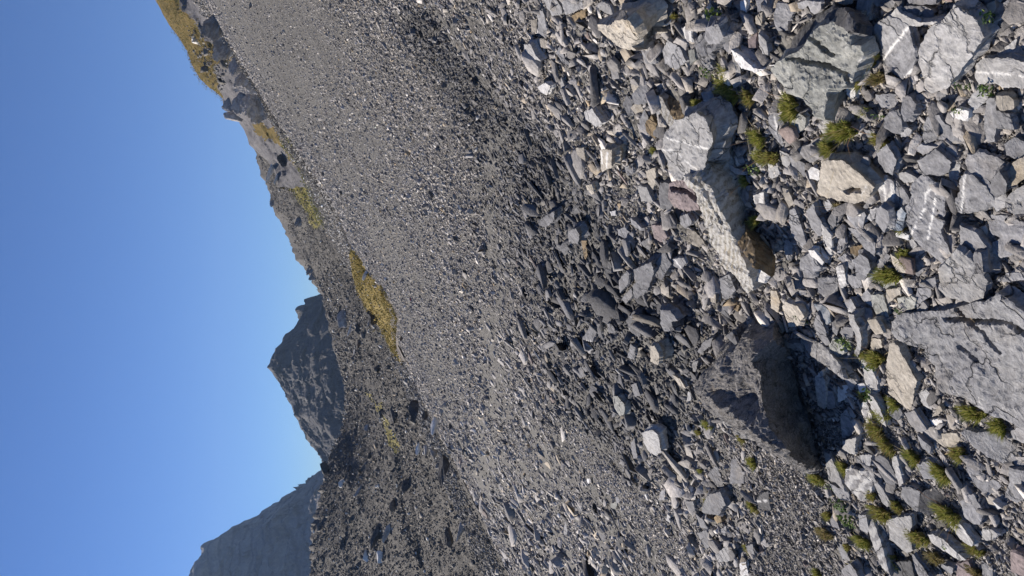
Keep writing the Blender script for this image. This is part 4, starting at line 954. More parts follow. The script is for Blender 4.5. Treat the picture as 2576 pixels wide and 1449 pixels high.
def grow(nsamp, fac, covers, smin, smax, lift, k, two, avoid, x0=-150, x1=2760, y0=-260, y1=1700, flat=.22, tiltsd=.26, exclude=True):
    px = RS.uniform(x0, x1, nsamp); py = RS.uniform(y0, y1, nsamp)
    van = 850 - SLOPE * (724.5 - py) 
    ok = px > van + 16
    px, py = px[ok], py[ok]
    s = size_px(px, py) * fac
    # thinning: keep each spot with a chance that gives the wanted cover
    p = covers / (s * s * .42) * ((x1 - x0) * (y1 - y0) / nsamp)
    ok = (RS.uniform(0, 1, len(px)) < p) & (s >= smin) & (s < smax)
    px, py, s = px[ok], py[ok], s[ok]
    if avoid is not None and len(px):
        bad = np.zeros(len(px), bool)
        for R_ in ROCKS:
            po = R_['poly']; c = po.mean(0); sh = c + (po - c) * avoid
            b = (px > sh[:, 0].min()) & (px < sh[:, 0].max()) & (py > sh[:, 1].min()) & (py < sh[:, 1].max())
            idx = np.nonzero(b)[0]
            if len(idx): bad[idx[in_poly(px[idx], py[idx], sh)]] = True
        px, py, s = px[~bad], py[~bad], s[~bad]
    P = hit(px, py)
    dist = np.linalg.norm(P - np.array([0, 0, CAMZ]), axis=1)
    yc = np.interp(P[:, 0] / np.maximum(P[:, 1], .5), CREST_S, CREST_Y)
    e = ground(P[:, 0], P[:, 1]); ok = (np.abs(e - P[:, 2]) < .08 + dist * .004) & (P[:, 1] < yc + 14)
    P, dist, px, py, s = P[ok], dist[ok], px[ok], py[ok], s[ok]
    P[:, 2] = ground(P[:, 0], P[:, 1])
    N = len(P)
    s = s * np.exp(np.clip(RS.randn(N), -2, 2.6) * .55) * .88
    L = s * dist / F_PX
    Wd = L * RS.uniform(.22, .76, N); Th = L * np.exp(RS.randn(N) * .4) * flat
    n = N0[None] + RS.randn(N, 3) * tiltsd; n /= np.linalg.norm(n, axis=1, keepdims=True)
    C = P + N0 * (L * lift * RS.uniform(-.2, 1, N))[:, None]
    # damp dark rubble field in the middle of the slope
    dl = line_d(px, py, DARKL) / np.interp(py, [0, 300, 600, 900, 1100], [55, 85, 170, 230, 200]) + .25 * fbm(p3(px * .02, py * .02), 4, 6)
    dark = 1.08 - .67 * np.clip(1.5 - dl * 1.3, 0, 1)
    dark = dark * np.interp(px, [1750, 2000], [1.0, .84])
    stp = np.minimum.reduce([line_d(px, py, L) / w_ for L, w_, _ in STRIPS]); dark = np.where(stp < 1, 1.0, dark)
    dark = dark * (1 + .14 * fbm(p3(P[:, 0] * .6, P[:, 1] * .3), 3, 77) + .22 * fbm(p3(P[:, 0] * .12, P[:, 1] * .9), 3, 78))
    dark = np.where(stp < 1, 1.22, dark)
    col = tones(N, px, py, dark)
    V, F, m = stones(C, n, L, Wd, Th, k, two)
    return dict(V=V, F=F, m=m, col=col, px=px, py=py, s=s, L=L, C=C, dark=dark)
def merge(parts):
    Vs, Fs, Cs, o = [], [], [], 0
    for g in parts:
        N = len(g['V'])
        if N == 0: continue
        Vs.append(g['V'].reshape(-1, 3)); Cs.append(np.repeat(g['col'], g['m'], 0))
        Fs.append((g['F'][None] + (np.arange(N) * g['m'])[:, None, None] + o).reshape(-1, 4)); o += N * g['m']
    return np.concatenate(Vs), np.concatenate(Fs), np.concatenate(Cs)
big = grow(400000, 1.0, 1.3, 9, 999, .26, 6, True, .93, flat=.12, tiltsd=.25)
# the largest of the loose stones become rocks of their own
order = np.argsort(-big['s'] * (((big['px'] > 0) & (big['px'] < 2576) & (big['py'] > 0) & (big['py'] < 1449)) * 1.0))
NI = 300 - len(ROCKS)
pick = order[:NI]
TONE_KEYS = ["grey", "grey", "mid", "mid", "pale", "grey", "mid", "tan", "grey", "mid"]
for j, i in enumerate(pick):
    a = np.sort(RS.uniform(0, 2 * np.pi, 6)); kk = RS.randint(5, 8)
    a = (np.arange(kk) + RS.uniform(-.33, .33, kk)) / kk * 2 * np.pi; r = RS.uniform(.7, 1.1, kk)
    el = RS.uniform(.45, .8); th = RS.uniform(-.5, .9) + math.pi / 2
    s = min(big['s'][i], 75) * .5
    q = np.stack([np.cos(a) * r * s, np.sin(a) * r * s * el], 1)
    q = q @ np.array([[math.cos(th), math.sin(th)], [-math.sin(th), math.cos(th)]])
    tk = TONE_KEYS[RS.randint(len(TONE_KEYS))]
    if big['dark'][i] < .85: tk = "dark" if RS.rand() < .45 else "mid"
    Lw = big['L'][i]
    place_rock(q + np.array([big['px'][i], big['py'][i]]), tk, Lw * .3 + .01, Lw * .18 + .01, (RS.uniform(-.3, .25), RS.uniform(-.3, .25)), 5000 + j, 1.2, nm="loose_rock" if el > .62 else "rock_shard")
keep = np.ones(len(big['s']), bool); keep[pick] = False
for key in ('V', 'col'): big[key] = big[key][keep]
mid_ = grow(900000, .50, 1.05, 5, 999, .2, 5, False, .78, tiltsd=.36)
tiny = grow(2600000, .26, 1.0, 3.6, 999, .1, 5, False, .82, tiltsd=.4, flat=.35)
far = grow(1500000, 1.15, 1.9, 0, 10, .3, 5, False, .9, tiltsd=.34, flat=.24)
far2 = grow(1600000, .6, .6, 2.6, 5, .1, 5, False, .9, tiltsd=.35, flat=.35)
side = []
for a0, a1 in ((-1050, -260), (1700, 2150)):      # the slope goes on outside the picture
    side.append(grow(200000, 1.0, 1.0, 9, 999, .26, 6, True, None, y0=a0, y1=a1, flat=.12, tiltsd=.25))
    side.append(grow(400000, .5, .9, 5, 999, .2, 5, False, None, y0=a0, y1=a1, tiltsd=.36))
    side.append(grow(700000, .26, .6, 4.5, 999, .1, 5, False, None, y0=a0, y1=a1, tiltsd=.4, flat=.35))
    side.append(grow(300000, 1.15, .8, 0, 10, .3, 5, False, None, y0=a0, y1=a1, tiltsd=.34, flat=.24))
def edge_stones(n, lo, hi, ylo, ks):
    s_ = RS.uniform(-.62, .62, n); yc = np.interp(s_, CREST_S, CREST_Y); y = yc * RS.uniform(ylo, 1.16, n); x = s_ * y; z = ground(x, y)
    P = np.stack([x, y, z], 1); px_s = np.exp(RS.uniform(math.log(lo), math.log(hi), n)); L = px_s * y / F_PX
    nn = N0[None] + RS.randn(n, 3) * .34; nn /= np.linalg.norm(nn, axis=1, keepdims=True)
    rel = P - np.array([0, 0, CAMZ]); dep = rel @ Fw; px = 1288 - rel @ Up / dep * F_PX; py = 724.5 - x / dep * F_PX
    col = tones(n, px, py, 1 + .2 * fbm(p3(x * .1, y * .5), 3, 78))
    V, F, m = stones(P + nn * (L * .1)[:, None], nn, L, L * RS.uniform(.3, .9, n), L * RS.uniform(.15, .4, n), ks, False)
    return dict(V=V, F=F, m=m, col=col)
rim1 = edge_stones(70000, 2.5, 6, .68, 5); rim2 = edge_stones(1500, 6, 15, .8, 6)
print("STONES", [len(g['V']) for g in (big, mid_, tiny, far, far2)])
V, F, C = merge([big, mid_, tiny, far, far2, rim1, rim2] + side)
o = mesh_obj("scree_stones", V, F, STONE, col=C)
tag(o, "countless broken slate stones and gravel covering the whole slope", kind='stuff')
# ---------------------------------------------------------------- labels of the rocks
LMS = [r for r in ROCKS if r.get('lm')]
def where(r, lms):
    d = [(np.hypot(*(r['pc'] - l['pc'])), i) for i, l in enumerate(lms) if l is not r]
    i = min(d)[1]; l = lms[i]; v = r['pc'] - l['pc']
    if abs(v[0]) > abs(v[1]) * 2: w = "right of" if v[0] > 0 else "left of"
    elif abs(v[1]) > abs(v[0]) * 2: w = "below" if v[1] > 0 else "above"
    else: w = ("lower " if v[1] > 0 else "upper ") + ("right of" if v[0] > 0 else "left of")
    return i, w, float(np.hypot(*v)), l['lm']
buckets = {}
for r in ROCKS:
    if r.get('tagged'): continue
    if r['lab']: continue
    i, w, d, l = where(r, LMS)
    buckets.setdefault((i, w), []).append((d, id(r), r, l))
ORD = ["nearest", "second", "third", "fourth", "fifth", "sixth", "seventh", "eighth", "ninth", "tenth", "eleventh", "twelfth", "thirteenth", "fourteenth", "fifteenth", "sixteenth", "seventeenth", "eighteenth", "nineteenth", "twentieth"]
for (i, w), lst in buckets.items():
    lst.sort(key=lambda q: q[0])
    for k, (d, _, r, l) in enumerate(lst):
        P = r['poly'] - r['pc']; ev = np.linalg.eigvalsh(P.T @ P); ar = math.sqrt(ev[1] / max(ev[0], 1e-9))
        shape = "long narrow " if ar > 2.3 else ("longish " if ar > 1.6 else "stubby ")
        sz = "large" if r['area'] > 6500 else ("mid-size" if r['area'] > 1800 else "small")
        noun = "slab" if r['t'] < .25 * r['size'] else ("rock" if r['tone'] != "white" else "quartz stone")
        if len(lst) == 1: pos = "the one %s %s" % (w, l)
        else: pos = "%s %s %s" % (ORD[min(k, 19)], w, l) if k else "nearest one %s %s" % (w, l)
        r['lab'] = "%s %s%s %s, %s" % (sz, shape, WORD[r['tone']], noun, pos)
CAT = dict(rock_slab="slab", rock_block="rock", rock_flake="flake", quartz_stone="quartz stone", boulder="boulder", striped_rock="rock", quartz_strip="quartz stone",
           rock_outcrop="outcrop", rock_ledge="ledge", loose_rock="rock", rock_shard="rock shard")
for r in ROCKS:
    if r.get('tagged'): continue
    nm = r['o'].name.split(".")[0]
    tag(r['o'], r['lab'], CAT[nm], None if r['lm'] else ("loose slate rocks on the scree" if nm in ("loose_rock", "rock_shard") else "slate slabs in the foreground scree"))

# ---------------------------------------------------------------- grass tufts and small leafy plants
def leaf_mat(name, c1, c2, c3, tr=.25):
    t = NT(name)
    at = t.new("ShaderNodeAttribute", attribute_name="tone")
    t.lk(at.outputs["Color"], t.b.inputs["Base Color"]); t.b.inputs["Roughness"].default_value = .6
    tl = t.new("ShaderNodeBsdfTranslucent"); t.lk(at.outputs["Color"], tl.inputs[0])
    mx = t.new("ShaderNodeMixShader"); mx.inputs[0].default_value = tr
    t.lk(t.b.outputs[0], mx.inputs[1]); t.lk(tl.outputs[0], mx.inputs[2]); t.lk(mx.outputs[0], t.n["Material Output"].inputs[0])
    return t.m
GRASS = leaf_mat("grass_blade", 0, 0, 0); LEAF = leaf_mat("plant_leaf", 0, 0, 0)
def blades(C, n, count, rad, length, width, pal, rs, lean=.5, spread=1.0):
    Vs, Fs, Cs = [], [], []
    ux, uy = rot_from(n[None], np.zeros(1)); ux, uy = ux[0], uy[0]
    ph = rs.uniform(0, 6.28, 3)
    for b in range(count):
        a = rs.uniform(0, 6.283); r = rad * math.sqrt(rs.uniform(0, 1)) * (.78 + .28 * math.sin(2 * a + ph[0]) + .2 * math.sin(5 * a + ph[1])); base = C + ux * math.cos(a) * r + uy * math.sin(a) * r * .7
        out = (ux * math.cos(a) + uy * math.sin(a)) * (r / rad) * spread + rs.randn(3) * .35 * lean
        d = np.array([0, 0, 1.0]) * .8 + n * .3 + out * lean * 1.2; d /= np.linalg.norm(d)
        L = length * rs.uniform(.45, 1.15); w = width * rs.uniform(.7, 1.3)
        side = np.cross(d, rs.randn(3)); side /= np.linalg.norm(side) + 1e-9
        bend = np.array([out[0], out[1], -.6]) * L * rs.uniform(.1, .45)
        p0 = base - n * .01; p1 = base + d * L * .5 + bend * .25; p2 = base + d * L + bend
        o = len(Vs); Vs += [p0 - side * w, p0 + side * w, p1 + side * w * .8, p1 - side * w * .8, p2]
        Fs += [(o, o + 1, o + 2, o + 3), (o + 3, o + 2, o + 4)]
        c = np.array(pal[rs.randint(len(pal))]) * rs.uniform(.75, 1.25); Cs += [c * .8, c * .8, c, c, c * 1.1]
    return np.array(Vs), Fs, np.array(Cs)
GREEN = [(.25, .28, .06), (.31, .33, .075), (.38, .37, .11), (.18, .22, .05), (.44, .38, .15), (.40, .39, .12)]
MIXED = GREEN + [(.30, .24, .10), (.36, .29, .15), (.25, .18, .07)]
DRY = [(.36, .30, .17), (.30, .24, .11), (.26, .25, .09), (.22, .20, .07), (.40, .33, .20)]
STRAW = [(.48, .40, .24), (.40, .32, .18), (.30, .18, .10)]
TUFTS = [('A', 250, 1060, 70, 'g', 3), ('A', 1030, 590, 62, 'm', 0), ('A', 930, 790, 36, 'g', 2), ('A', 1130, 770, 46, 'd', 0), ('A', 770, 1290, 80, 'g', 6), ('A', 1160, 1390, 40, 'm', 2), ('A', 1010, 1090, 30, 'g', 0),
 ('B', 55, 110, 50, 'm', 0), ('B', 1240, 1290, 60, 'g', 0), ('B', 1410, 1110, 44, 'g', 0), ('B', 640, 20, 46, 'g', 1), ('B', 1080, 490, 26, 'm', 0), ('B', 760, 620, 34, 'd', 2), ('B', 1380, 830, 22, 'm', 0),
 ('C', 975, 630, 36, 'g', 0), ('C', 1110, 690, 56, 'g', 4), ('C', 1290, 1140, 34, 'g', 0), ('C', 1190, 1240, 44, 'g', 1), ('C', 1110, 1400, 56, 'm', 1), ('C', 2100, 1230, 54, 'g', 0), ('C', 2350, 1370, 44, 'g', 0), ('C', 990, 1070, 24, 'm', 0),
 ('D', 505, 450, 52, 'g', 0), ('D', 775, 335, 40, 'g', 0), ('D', 615, 820, 34, 'm', 0), ('D', 575, 1000, 70, 'd', 0), ('D', 1150, 790, 76, 'm', 1), ('D', 1065, 620, 34, 'm', 0), ('D', 960, 1080, 60, 'g', 0), ('D', 1265, 1250, 56, 'g', 0), ('D', 1215, 110, 52, 'm', 1),
 ('D', 1480, 230, 56, 'g', 2), ('D', 1770, 390, 64, 'g', 0), ('D', 1530, 1030, 66, 'm', 1), ('D', 1690, 1240, 60, 'd', 1), ('D', 1840, 800, 70, 'g', 4), ('D', 1940, 190, 56, 'm', 0), ('D', 2120, 1160, 44, 'm', 0), ('D', 2110, 1390, 50, 'd', 0), ('D', 520, 1420, 40, 'g', 0), ('D', 890, 1340, 46, 'm', 0), ('D', 1310, 720, 40, 'm', 0), ('D', 815, 1140, 28, 'm', 0),
 ('E', 2190, 720, 46, 'g', 3), ('E', 2170, 840, 54, 'g', 0), ('E', 2250, 950, 36, 'g', 2), ('E', 1905, 1030, 40, 'g', 0), ('E', 2400, 960, 40, 'm', 2), ('E', 2500, 1370, 52, 'g', 3), ('E', 2080, 1250, 30, 'd', 0), ('E', 1660, 145, 16, 'm', 0),
 ('F', 2460, 760, 40, 'g', 0), ('F', 2520, 110, 44, 'g', 2), ('F', 2370, 350, 30, 'g', 1), ('F', 1445, 50, 22, 'g', 0), ('F', 2240, 1390, 26, 'd', 0), ('F', 2570, 1120, 26, 'm', 0), ('F', 2340, 620, 20, 'm', 1),
 ('G', 1985, 1360, 38, 'g', 0), ('G', 1890, 1440, 22, 'm', 0), ('H', 2435, 290, 34, 'g', 0), ('H', 1985, 700, 28, 'm', 0), ('H', 2440, 740, 34, 'm', 0), ('H', 2330, 50, 26, 'm', 0), ('H', 1910, 380, 16, 'g', 0), ('H', 2380, 1160, 24, 'm', 0), ('H', 1965, 560, 20, 'd', 0), ('H', 1100, 1200, 16, 'g', 0)]
LEAFY = [('A', 2380, 180, 26), ('A', 2310, 920, 26), ('A', 2060, 1130, 14), ('A', 2080, 880, 14), ('C', 850, 560, 34), ('C', 1120, 800, 18), ('C', 1110, 1080, 36), ('C', 400, 320, 18), ('D', 780, 740, 30), ('D', 850, 890, 34), ('E', 2160, 200, 46), ('E', 2050, 740, 24), ('E', 2420, 600, 18), ('F', 2500, 260, 26), ('D', 690, 550, 14), ('C', 1440, 235, 14), ('B', 1270, 690, 14), ('D', 1890, 1150, 12), ('A', 1230, 1180, 12)]
items = []
wordg = dict(g="fresh green", m="green and straw-coloured", d="dry yellowish")
rs = np.random.RandomState(5)
ALLR = [r for r in ROCKS if r.get('lm')]
for zone, x, y, w, kind, st in TUFTS:
    bx, by = ZB[zone]; px, py = bx + x / 4., by + y / 4.
    P = hit(np.array([px + w * .12]), np.array([py]))[0]; dist = np.linalg.norm(P - np.array([0, 0, CAMZ])); rad = w * (.4 if zone == 'D' else .5) * dist / F_PX
    n = N0; cnt = int(70 + w * 9)
    pal = dict(g=GREEN, m=MIXED, d=DRY)[kind]
    Vv, Ff, Cc = blades(P + n * (rad * .22 + .012), n, cnt, rad, rad * (rs.uniform(.42, .7) if kind != 'd' else .25) + .010, rad * .012 + .0008, pal, rs)
    o = mesh_obj("grass_tuft", Vv, Ff, GRASS, loc=P, col=Cc)
    if st:
        Vv, Ff, Cc = blades(P + n * .01, n, st * 2, rad * .6, rad * 2.2 + .06, .0009, STRAW, rs, lean=.9)
        s_ = mesh_obj("dry_stalks", Vv - P, Ff, GRASS, parent=o, col=Cc)
    items.append(dict(o=o, pc=np.array([px, py]), txt=("%s %s grass tuft" % ("big" if w > 58 else ("mid-size" if w > 35 else "small"), wordg[kind])) + (" with stalks" if st > 2 else ""), cat="grass tuft", grp="grass tufts between the slabs"))
for zone, x, y, w in LEAFY:
    bx, by = ZB[zone]; px, py = bx + x / 4., by + y / 4.
    P = hit(np.array([px + w * .1]), np.array([py]))[0]; dist = np.linalg.norm(P - np.array([0, 0, CAMZ])); rad = w * .5 * dist / F_PX
    Vs, Fs, Cs = [], [], []
    for b in range(int(14 + w * 1.1)):
        a = rs.uniform(0, 6.28); r = rad * math.sqrt(rs.uniform(0, 1)); c = P + np.array([math.cos(a) * r, math.sin(a) * r * .8, SLOPE * math.cos(a) * r + rs.uniform(.01, .05 + rad * .5)])
        nn = rs.randn(3) * .6 + np.array([0, 0, 1]); nn /= np.linalg.norm(nn); u = np.cross(nn, rs.randn(3)); u /= np.linalg.norm(u); v = np.cross(nn, u); L = rad * .22 + .002
        k0 = len(Vs); Vs += [c - u * L, c - v * L * .5 - u * .2 * L, c - v * L * .35 + u * .6 * L, c + u * L * 1.1, c + v * L * .35 + u * .6 * L, c + v * L * .5 - u * .2 * L]
        Fs += [(k0, k0 + 1, k0 + 5), (k0 + 1, k0 + 2, k0 + 4, k0 + 5), (k0 + 2, k0 + 3, k0 + 4)]
        cc = np.array([(.10, .17, .04), (.16, .22, .05), (.07, .12, .04)][rs.randint(3)]) * rs.uniform(.8, 1.2); Cs += [cc] * 6
    o = mesh_obj("leafy_plant", Vs, Fs, LEAF, loc=P, col=np.array(Cs))
    items.append(dict(o=o, pc=np.array([px, py]), txt="tiny broad-leaved green plant", cat="plant", grp="small leafy plants among the stones"))
def clip16(t):
    t = t.replace(' one ', ' ') if len(t.split()) > 16 else t
    t = t.replace('and straw-coloured ', 'and yellow ') if len(t.split()) <= 16 else t.replace(' green and straw-coloured', ' green')
    return t
bk = {}
for it in items:
    i, w, d, l = where(it, ALLR); bk.setdefault((it['cat'], i, w), []).append((d, id(it), it, w, l))
for lst in bk.values():
    lst.sort(key=lambda q: q[0])
    for k, (d, _, it, w, l) in enumerate(lst):
        tag(it['o'], clip16("%s, %s%s %s" % (it['txt'], "" if len(lst) == 1 else (ORD[k] + " one ") if k else "nearest one ", w, l)), it['cat'], it['grp'])

# ---------------------------------------------------------------- rocks and outcrops beyond the crest
def crag(name, px, py, wx, wy, dist, mat, lab, cat, seed, ang=0., thick=.7, group=None, sharp=.22, sub=4, squash=1.0, sink=.3):
    "an angular free-standing rock: a cut and roughened block, wx by wy picture units in size at its own distance"
    import bmesh
    if name == 'rock_outcrop': sub = 5
    bm = bmesh.new(); bmesh.ops.create_icosphere(bm, subdivisions=sub, radius=1.0)
    rg = np.random.RandomState(seed)
    V = np.array([v.co[:] for v in bm.verts])
    for _ in range(9):                                   # cut flat faces off the ball
        n = rg.randn(3); n /= np.linalg.norm(n); d = rg.uniform(.45, .8)
        s = V @ n; over = s > d; V[over] -= (s[over] - d)[:, None] * n
    V += .5 * sharp * fbm(V * 1.6 + seed, 4, seed % 50, ridged=True)[:, None] * V
    if name == 'rock_outcrop': V += .34 * fbm(V * np.array([1.3, 1.3, 3.2]) + seed * 3, 5, seed % 47, ridged=True, gain=.62)[:, None] * V
    if name == 'rock_outcrop': V += .13 * fbm(V * np.array([5, 5, 9]) + seed, 4, seed % 41, ridged=True, gain=.6)[:, None] * V
    V[:, 0] += .08 * np.floor(V[:, 1] * 4 + rg.uniform(0, 1)) / 2
    u = dist / F_PX
    # picture up is uphill (world x), picture left is world up
    sx, sz = wy * u * .5, wx * u * .5
    sy = (sx + sz) * .5 * thick
    ca, sa = math.cos(ang), math.sin(ang)
    X = V[:, 0] * sx * 1.25; Z = V[:, 2] * sz * 1.25; Y = V[:, 1] * sy
    P = np.stack([X * ca - Z * sa, Y, X * sa + Z * ca], 1)
    c = at_dist(np.array(float(px)), np.array(float(py)), dist)
    P = P + c
    Fc = [tuple(v.index for v in f.verts) for f in bm.faces]; bm.free()
    loc = c - np.array([0, 0, sz])
    o = mesh_obj(name, P, Fc, mat, loc=loc)
    return tag(o, lab, cat, group)
def farmat(name, c1, c2, sc=1.0, b=.05):
    t = NT(name); tc = t.new("ShaderNodeTexCoord"); v = tc.outputs["Object"]
    n = t.noise(v, 1.2 * sc, 8, .75, .8); f = t.noise(v, 5 * sc, 6, .75)
    c = t.mix(t.ramp(n, [(.44, 0.), (.56, 1.)]), c1, c2); c = t.mix(.6, c, t.ramp(f, [(.3, .3), (.7, .72)]), 'OVERLAY')
    t.lk(c, t.b.inputs["Base Color"]); t.bump(t.math('ADD', n, f), .9, b); return t.m
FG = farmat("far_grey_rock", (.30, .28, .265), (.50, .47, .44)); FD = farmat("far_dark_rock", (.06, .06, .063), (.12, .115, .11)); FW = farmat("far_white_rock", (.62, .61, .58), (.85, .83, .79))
FP = farmat("far_pale_rock", (.28, .26, .24), (.48, .46, .43), .5, .2); FB = farmat("far_brown_rock", (.16, .12, .09), (.30, .24, .19))
FAR = "rocks beyond the scree crest"
for a in [
 ("rock_pinnacle", 588, 291, 36, 28, 176, FG, "squat grey rock pinnacle standing up on the left skyline", "pinnacle", 1, .3),
 ("rock_outcrop", 576, 266, 22, 26, 172, FG, "craggy grey outcrop on the skyline just above the squat pinnacle", "outcrop", 2, .2),
 ("rock_outcrop", 603, 165, 30, 56, 140, FG, "broken grey cliff band under the ochre grass hill, upper part", "outcrop", 3, .5),
 ("rock_outcrop", 622, 205, 52, 56, 138, FG, "dark-shadowed middle of the cliff band under the grass hill", "outcrop", 4, .5),
 ("rock_outcrop", 648, 255, 60, 66, 134, FG, "lowest and broadest part of the cliff band under the grass hill", "outcrop", 5, .5),
 ("rock_outcrop", 612, 250, 34, 44, 150, FG, "grey craggy wall between the pinnacle and the broad cliff base", "outcrop", 6, .4),
 ("rock_outcrop", 545, 60, 36, 50, 146, FP, "pale rocky break at the edge of the ochre grass, near the top", "outcrop", 7, .5),
 ("rock_outcrop", 572, 110, 36, 60, 142, FP, "pale stony strip joining the grass hill to the cliff band", "outcrop", 8, .55),
 ("rock_outcrop", 686, 418, 8, 54, 190, FW, "white folded rock face on the dark hillside, left of the grass strip", "outcrop", 9, .35),
 ("rock_outcrop", 696, 450, 6, 26, 188, FW, "small white rock tongue under the white folded rock face", "outcrop", 10, .35),
 ("rock_outcrop", 713, 401, 24, 20, 150, FD, "dark rock knob between two strips of grass beyond the crest", "rock", 11, .2),
 ("rock_outcrop", 686, 510, 10, 14, 226, FG, "small jagged tooth of rock on the skyline, upper middle", "outcrop", 12, .2),
 ("rock_outcrop", 782, 678, 12, 24, 214, FP, "pale broken rock on the skyline above the dark peak", "outcrop", 13, .4),
 ("rock_outcrop", 788, 696, 16, 16, 208, FP, "buff slanting crag on the skyline next to the dark peak", "outcrop", 14, .5),
 ("rock_outcrop", 754, 558, 14, 30, 190, FP, "pale patchy crag in the middle of the dark hillside", "outcrop", 15, .5),
 ("boulder", 867, 806, 32, 44, 62, FG, "large smooth grey boulder beyond the knoll, under the dark peak", "boulder", 16, .3),
 ("boulder", 855, 795, 22, 40, 66, FD, "dark flat boulder behind the large smooth grey one", "boulder", 17, .3),
 ("quartz_slab", 882, 828, 6, 40, 60, FW, "long thin bright white slab edge beyond the knoll", "slab", 18, .32),
 ("quartz_slab", 893, 876, 5, 34, 58, FW, "short bright white slab edge, lower of the two beyond the knoll", "slab", 19, .15),
 ("boulder", 903, 862, 12, 24, 56, FB, "small brown boulder touching the lower white slab edge", "boulder", 20, .1),
 ("boulder", 902, 828, 16, 22, 56, FD, "dark rounded boulder right of the long white slab edge", "boulder", 21, .2),
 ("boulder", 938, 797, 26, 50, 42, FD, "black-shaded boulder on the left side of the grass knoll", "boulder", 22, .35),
 ("rock_slab", 931, 806, 7, 40, 41, FP, "pale ledge against the black-shaded boulder on the knoll", "slab", 23, .4),
 ("rock_slab", 922, 685, 9, 34, 36, FW, "white slab with black shadow at the upper edge of the grass knoll", "slab", 24, .42),
 ("boulder", 906, 712, 8, 14, 44, FG, "small pointed rock in the upper grass of the knoll", "rock", 25, .2),
 ("boulder", 996, 832, 10, 16, 30, FD, "small dark rock beside the lower tip of the knoll grass", "rock", 26, .2),
 ("boulder", 1012, 846, 10, 22, 29, FB, "brownish rock with a bright chip beside the knoll's lower tip", "rock", 27, .5),
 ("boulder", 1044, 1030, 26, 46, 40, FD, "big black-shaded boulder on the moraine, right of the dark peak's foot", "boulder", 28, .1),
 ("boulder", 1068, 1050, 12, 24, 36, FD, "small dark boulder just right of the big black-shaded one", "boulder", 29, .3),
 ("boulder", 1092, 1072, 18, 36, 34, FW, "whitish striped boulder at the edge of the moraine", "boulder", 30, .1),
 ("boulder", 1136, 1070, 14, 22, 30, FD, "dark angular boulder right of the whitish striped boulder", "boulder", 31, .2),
 ("boulder", 1072, 1134, 14, 28, 36, FG, "pale blue-grey boulder beside a squarish tan one on the moraine", "boulder", 32, .1),
 ("boulder", 1091, 1139, 20, 18, 34, FP, "squarish tan boulder beside the pale blue-grey one", "boulder", 33, .1),
 ("boulder", 1051, 1129, 10, 24, 40, FW, "small white boulder left of the pale blue-grey one", "boulder", 34, .2),
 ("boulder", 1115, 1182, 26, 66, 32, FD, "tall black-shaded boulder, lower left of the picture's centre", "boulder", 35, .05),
 ("rock_slab", 1163, 1325, 24, 60, 27, FG, "tilted grey slab with a lit lower edge, lower left", "slab", 36, .45),
 ("boulder", 1128, 1350, 24, 44, 29, FD, "dark boulder left of the tilted grey slab", "boulder", 37, .1),
 ("boulder", 957, 1401, 20, 28, 70, FW, "round white boulder low on the dark moraine", "boulder", 38, .1),
 ("boulder", 950, 1345, 22, 58, 72, FD, "long dark rock above the round white boulder", "boulder", 39, .4),
 ("boulder", 975, 1335, 14, 56, 70, FG, "long grey rock right of the long dark one on the moraine", "boulder", 40, .4),
 ("boulder", 862, 1370, 10, 26, 110, FD, "dark stone high on the moraine at lower left", "boulder", 41, .2),
 ("boulder", 990, 1270, 16, 26, 60, FB, "brownish blocky stone in the middle of the moraine", "boulder", 42, .4),
 ("boulder", 1022, 1225, 18, 30, 50, FD, "dark stone in the moraine left of the tall black-shaded boulder", "boulder", 43, .1),
 ("boulder", 925, 1075, 20, 20, 90, FG, "grey block high on the moraine near the dark peak", "boulder", 44, .3),
 ("boulder", 960, 1040, 12, 18, 80, FD, "dark block on the moraine below the knoll", "boulder", 45, .3),
 ("boulder", 990, 1040, 16, 44, 52, FD, "shaded long ledge on the brown moraine bank", "ledge", 46, .15),
 ("boulder", 878, 1180, 10, 14, 110, FD, "lone dark stone high on the moraine between two peaks", "boulder", 47, .2),
 ("rock_slab", 632, 10, 8, 22, 60, FP, "tan slab lying on the scree near the picture's top edge", "slab", 48, .3),
 ("rock_slab", 905, 1230, 7, 40, 95, FG, "thin grey ledge crossing the upper moraine", "ledge", 49, .6)]:
    if a[0] == "boulder" and a[5] < 48 or a[7].startswith("tan slab"):
        g = hit(np.array([float(a[1])]), np.array([float(a[2])]))[0]
        if g[1] < 58: a = a[:5] + (float(g[1]),) + a[6:]
    else:
        sd = surf_point(a[1] + a[3] * .15, a[2])
        if sd: a = a[:5] + (sd,) + a[6:]
    crag(a[0], a[1], a[2], a[3], a[4], a[5], a[6], a[7], a[8], 100 + a[9], -a[10], group=None if "outcrop" in a[0] else FAR)
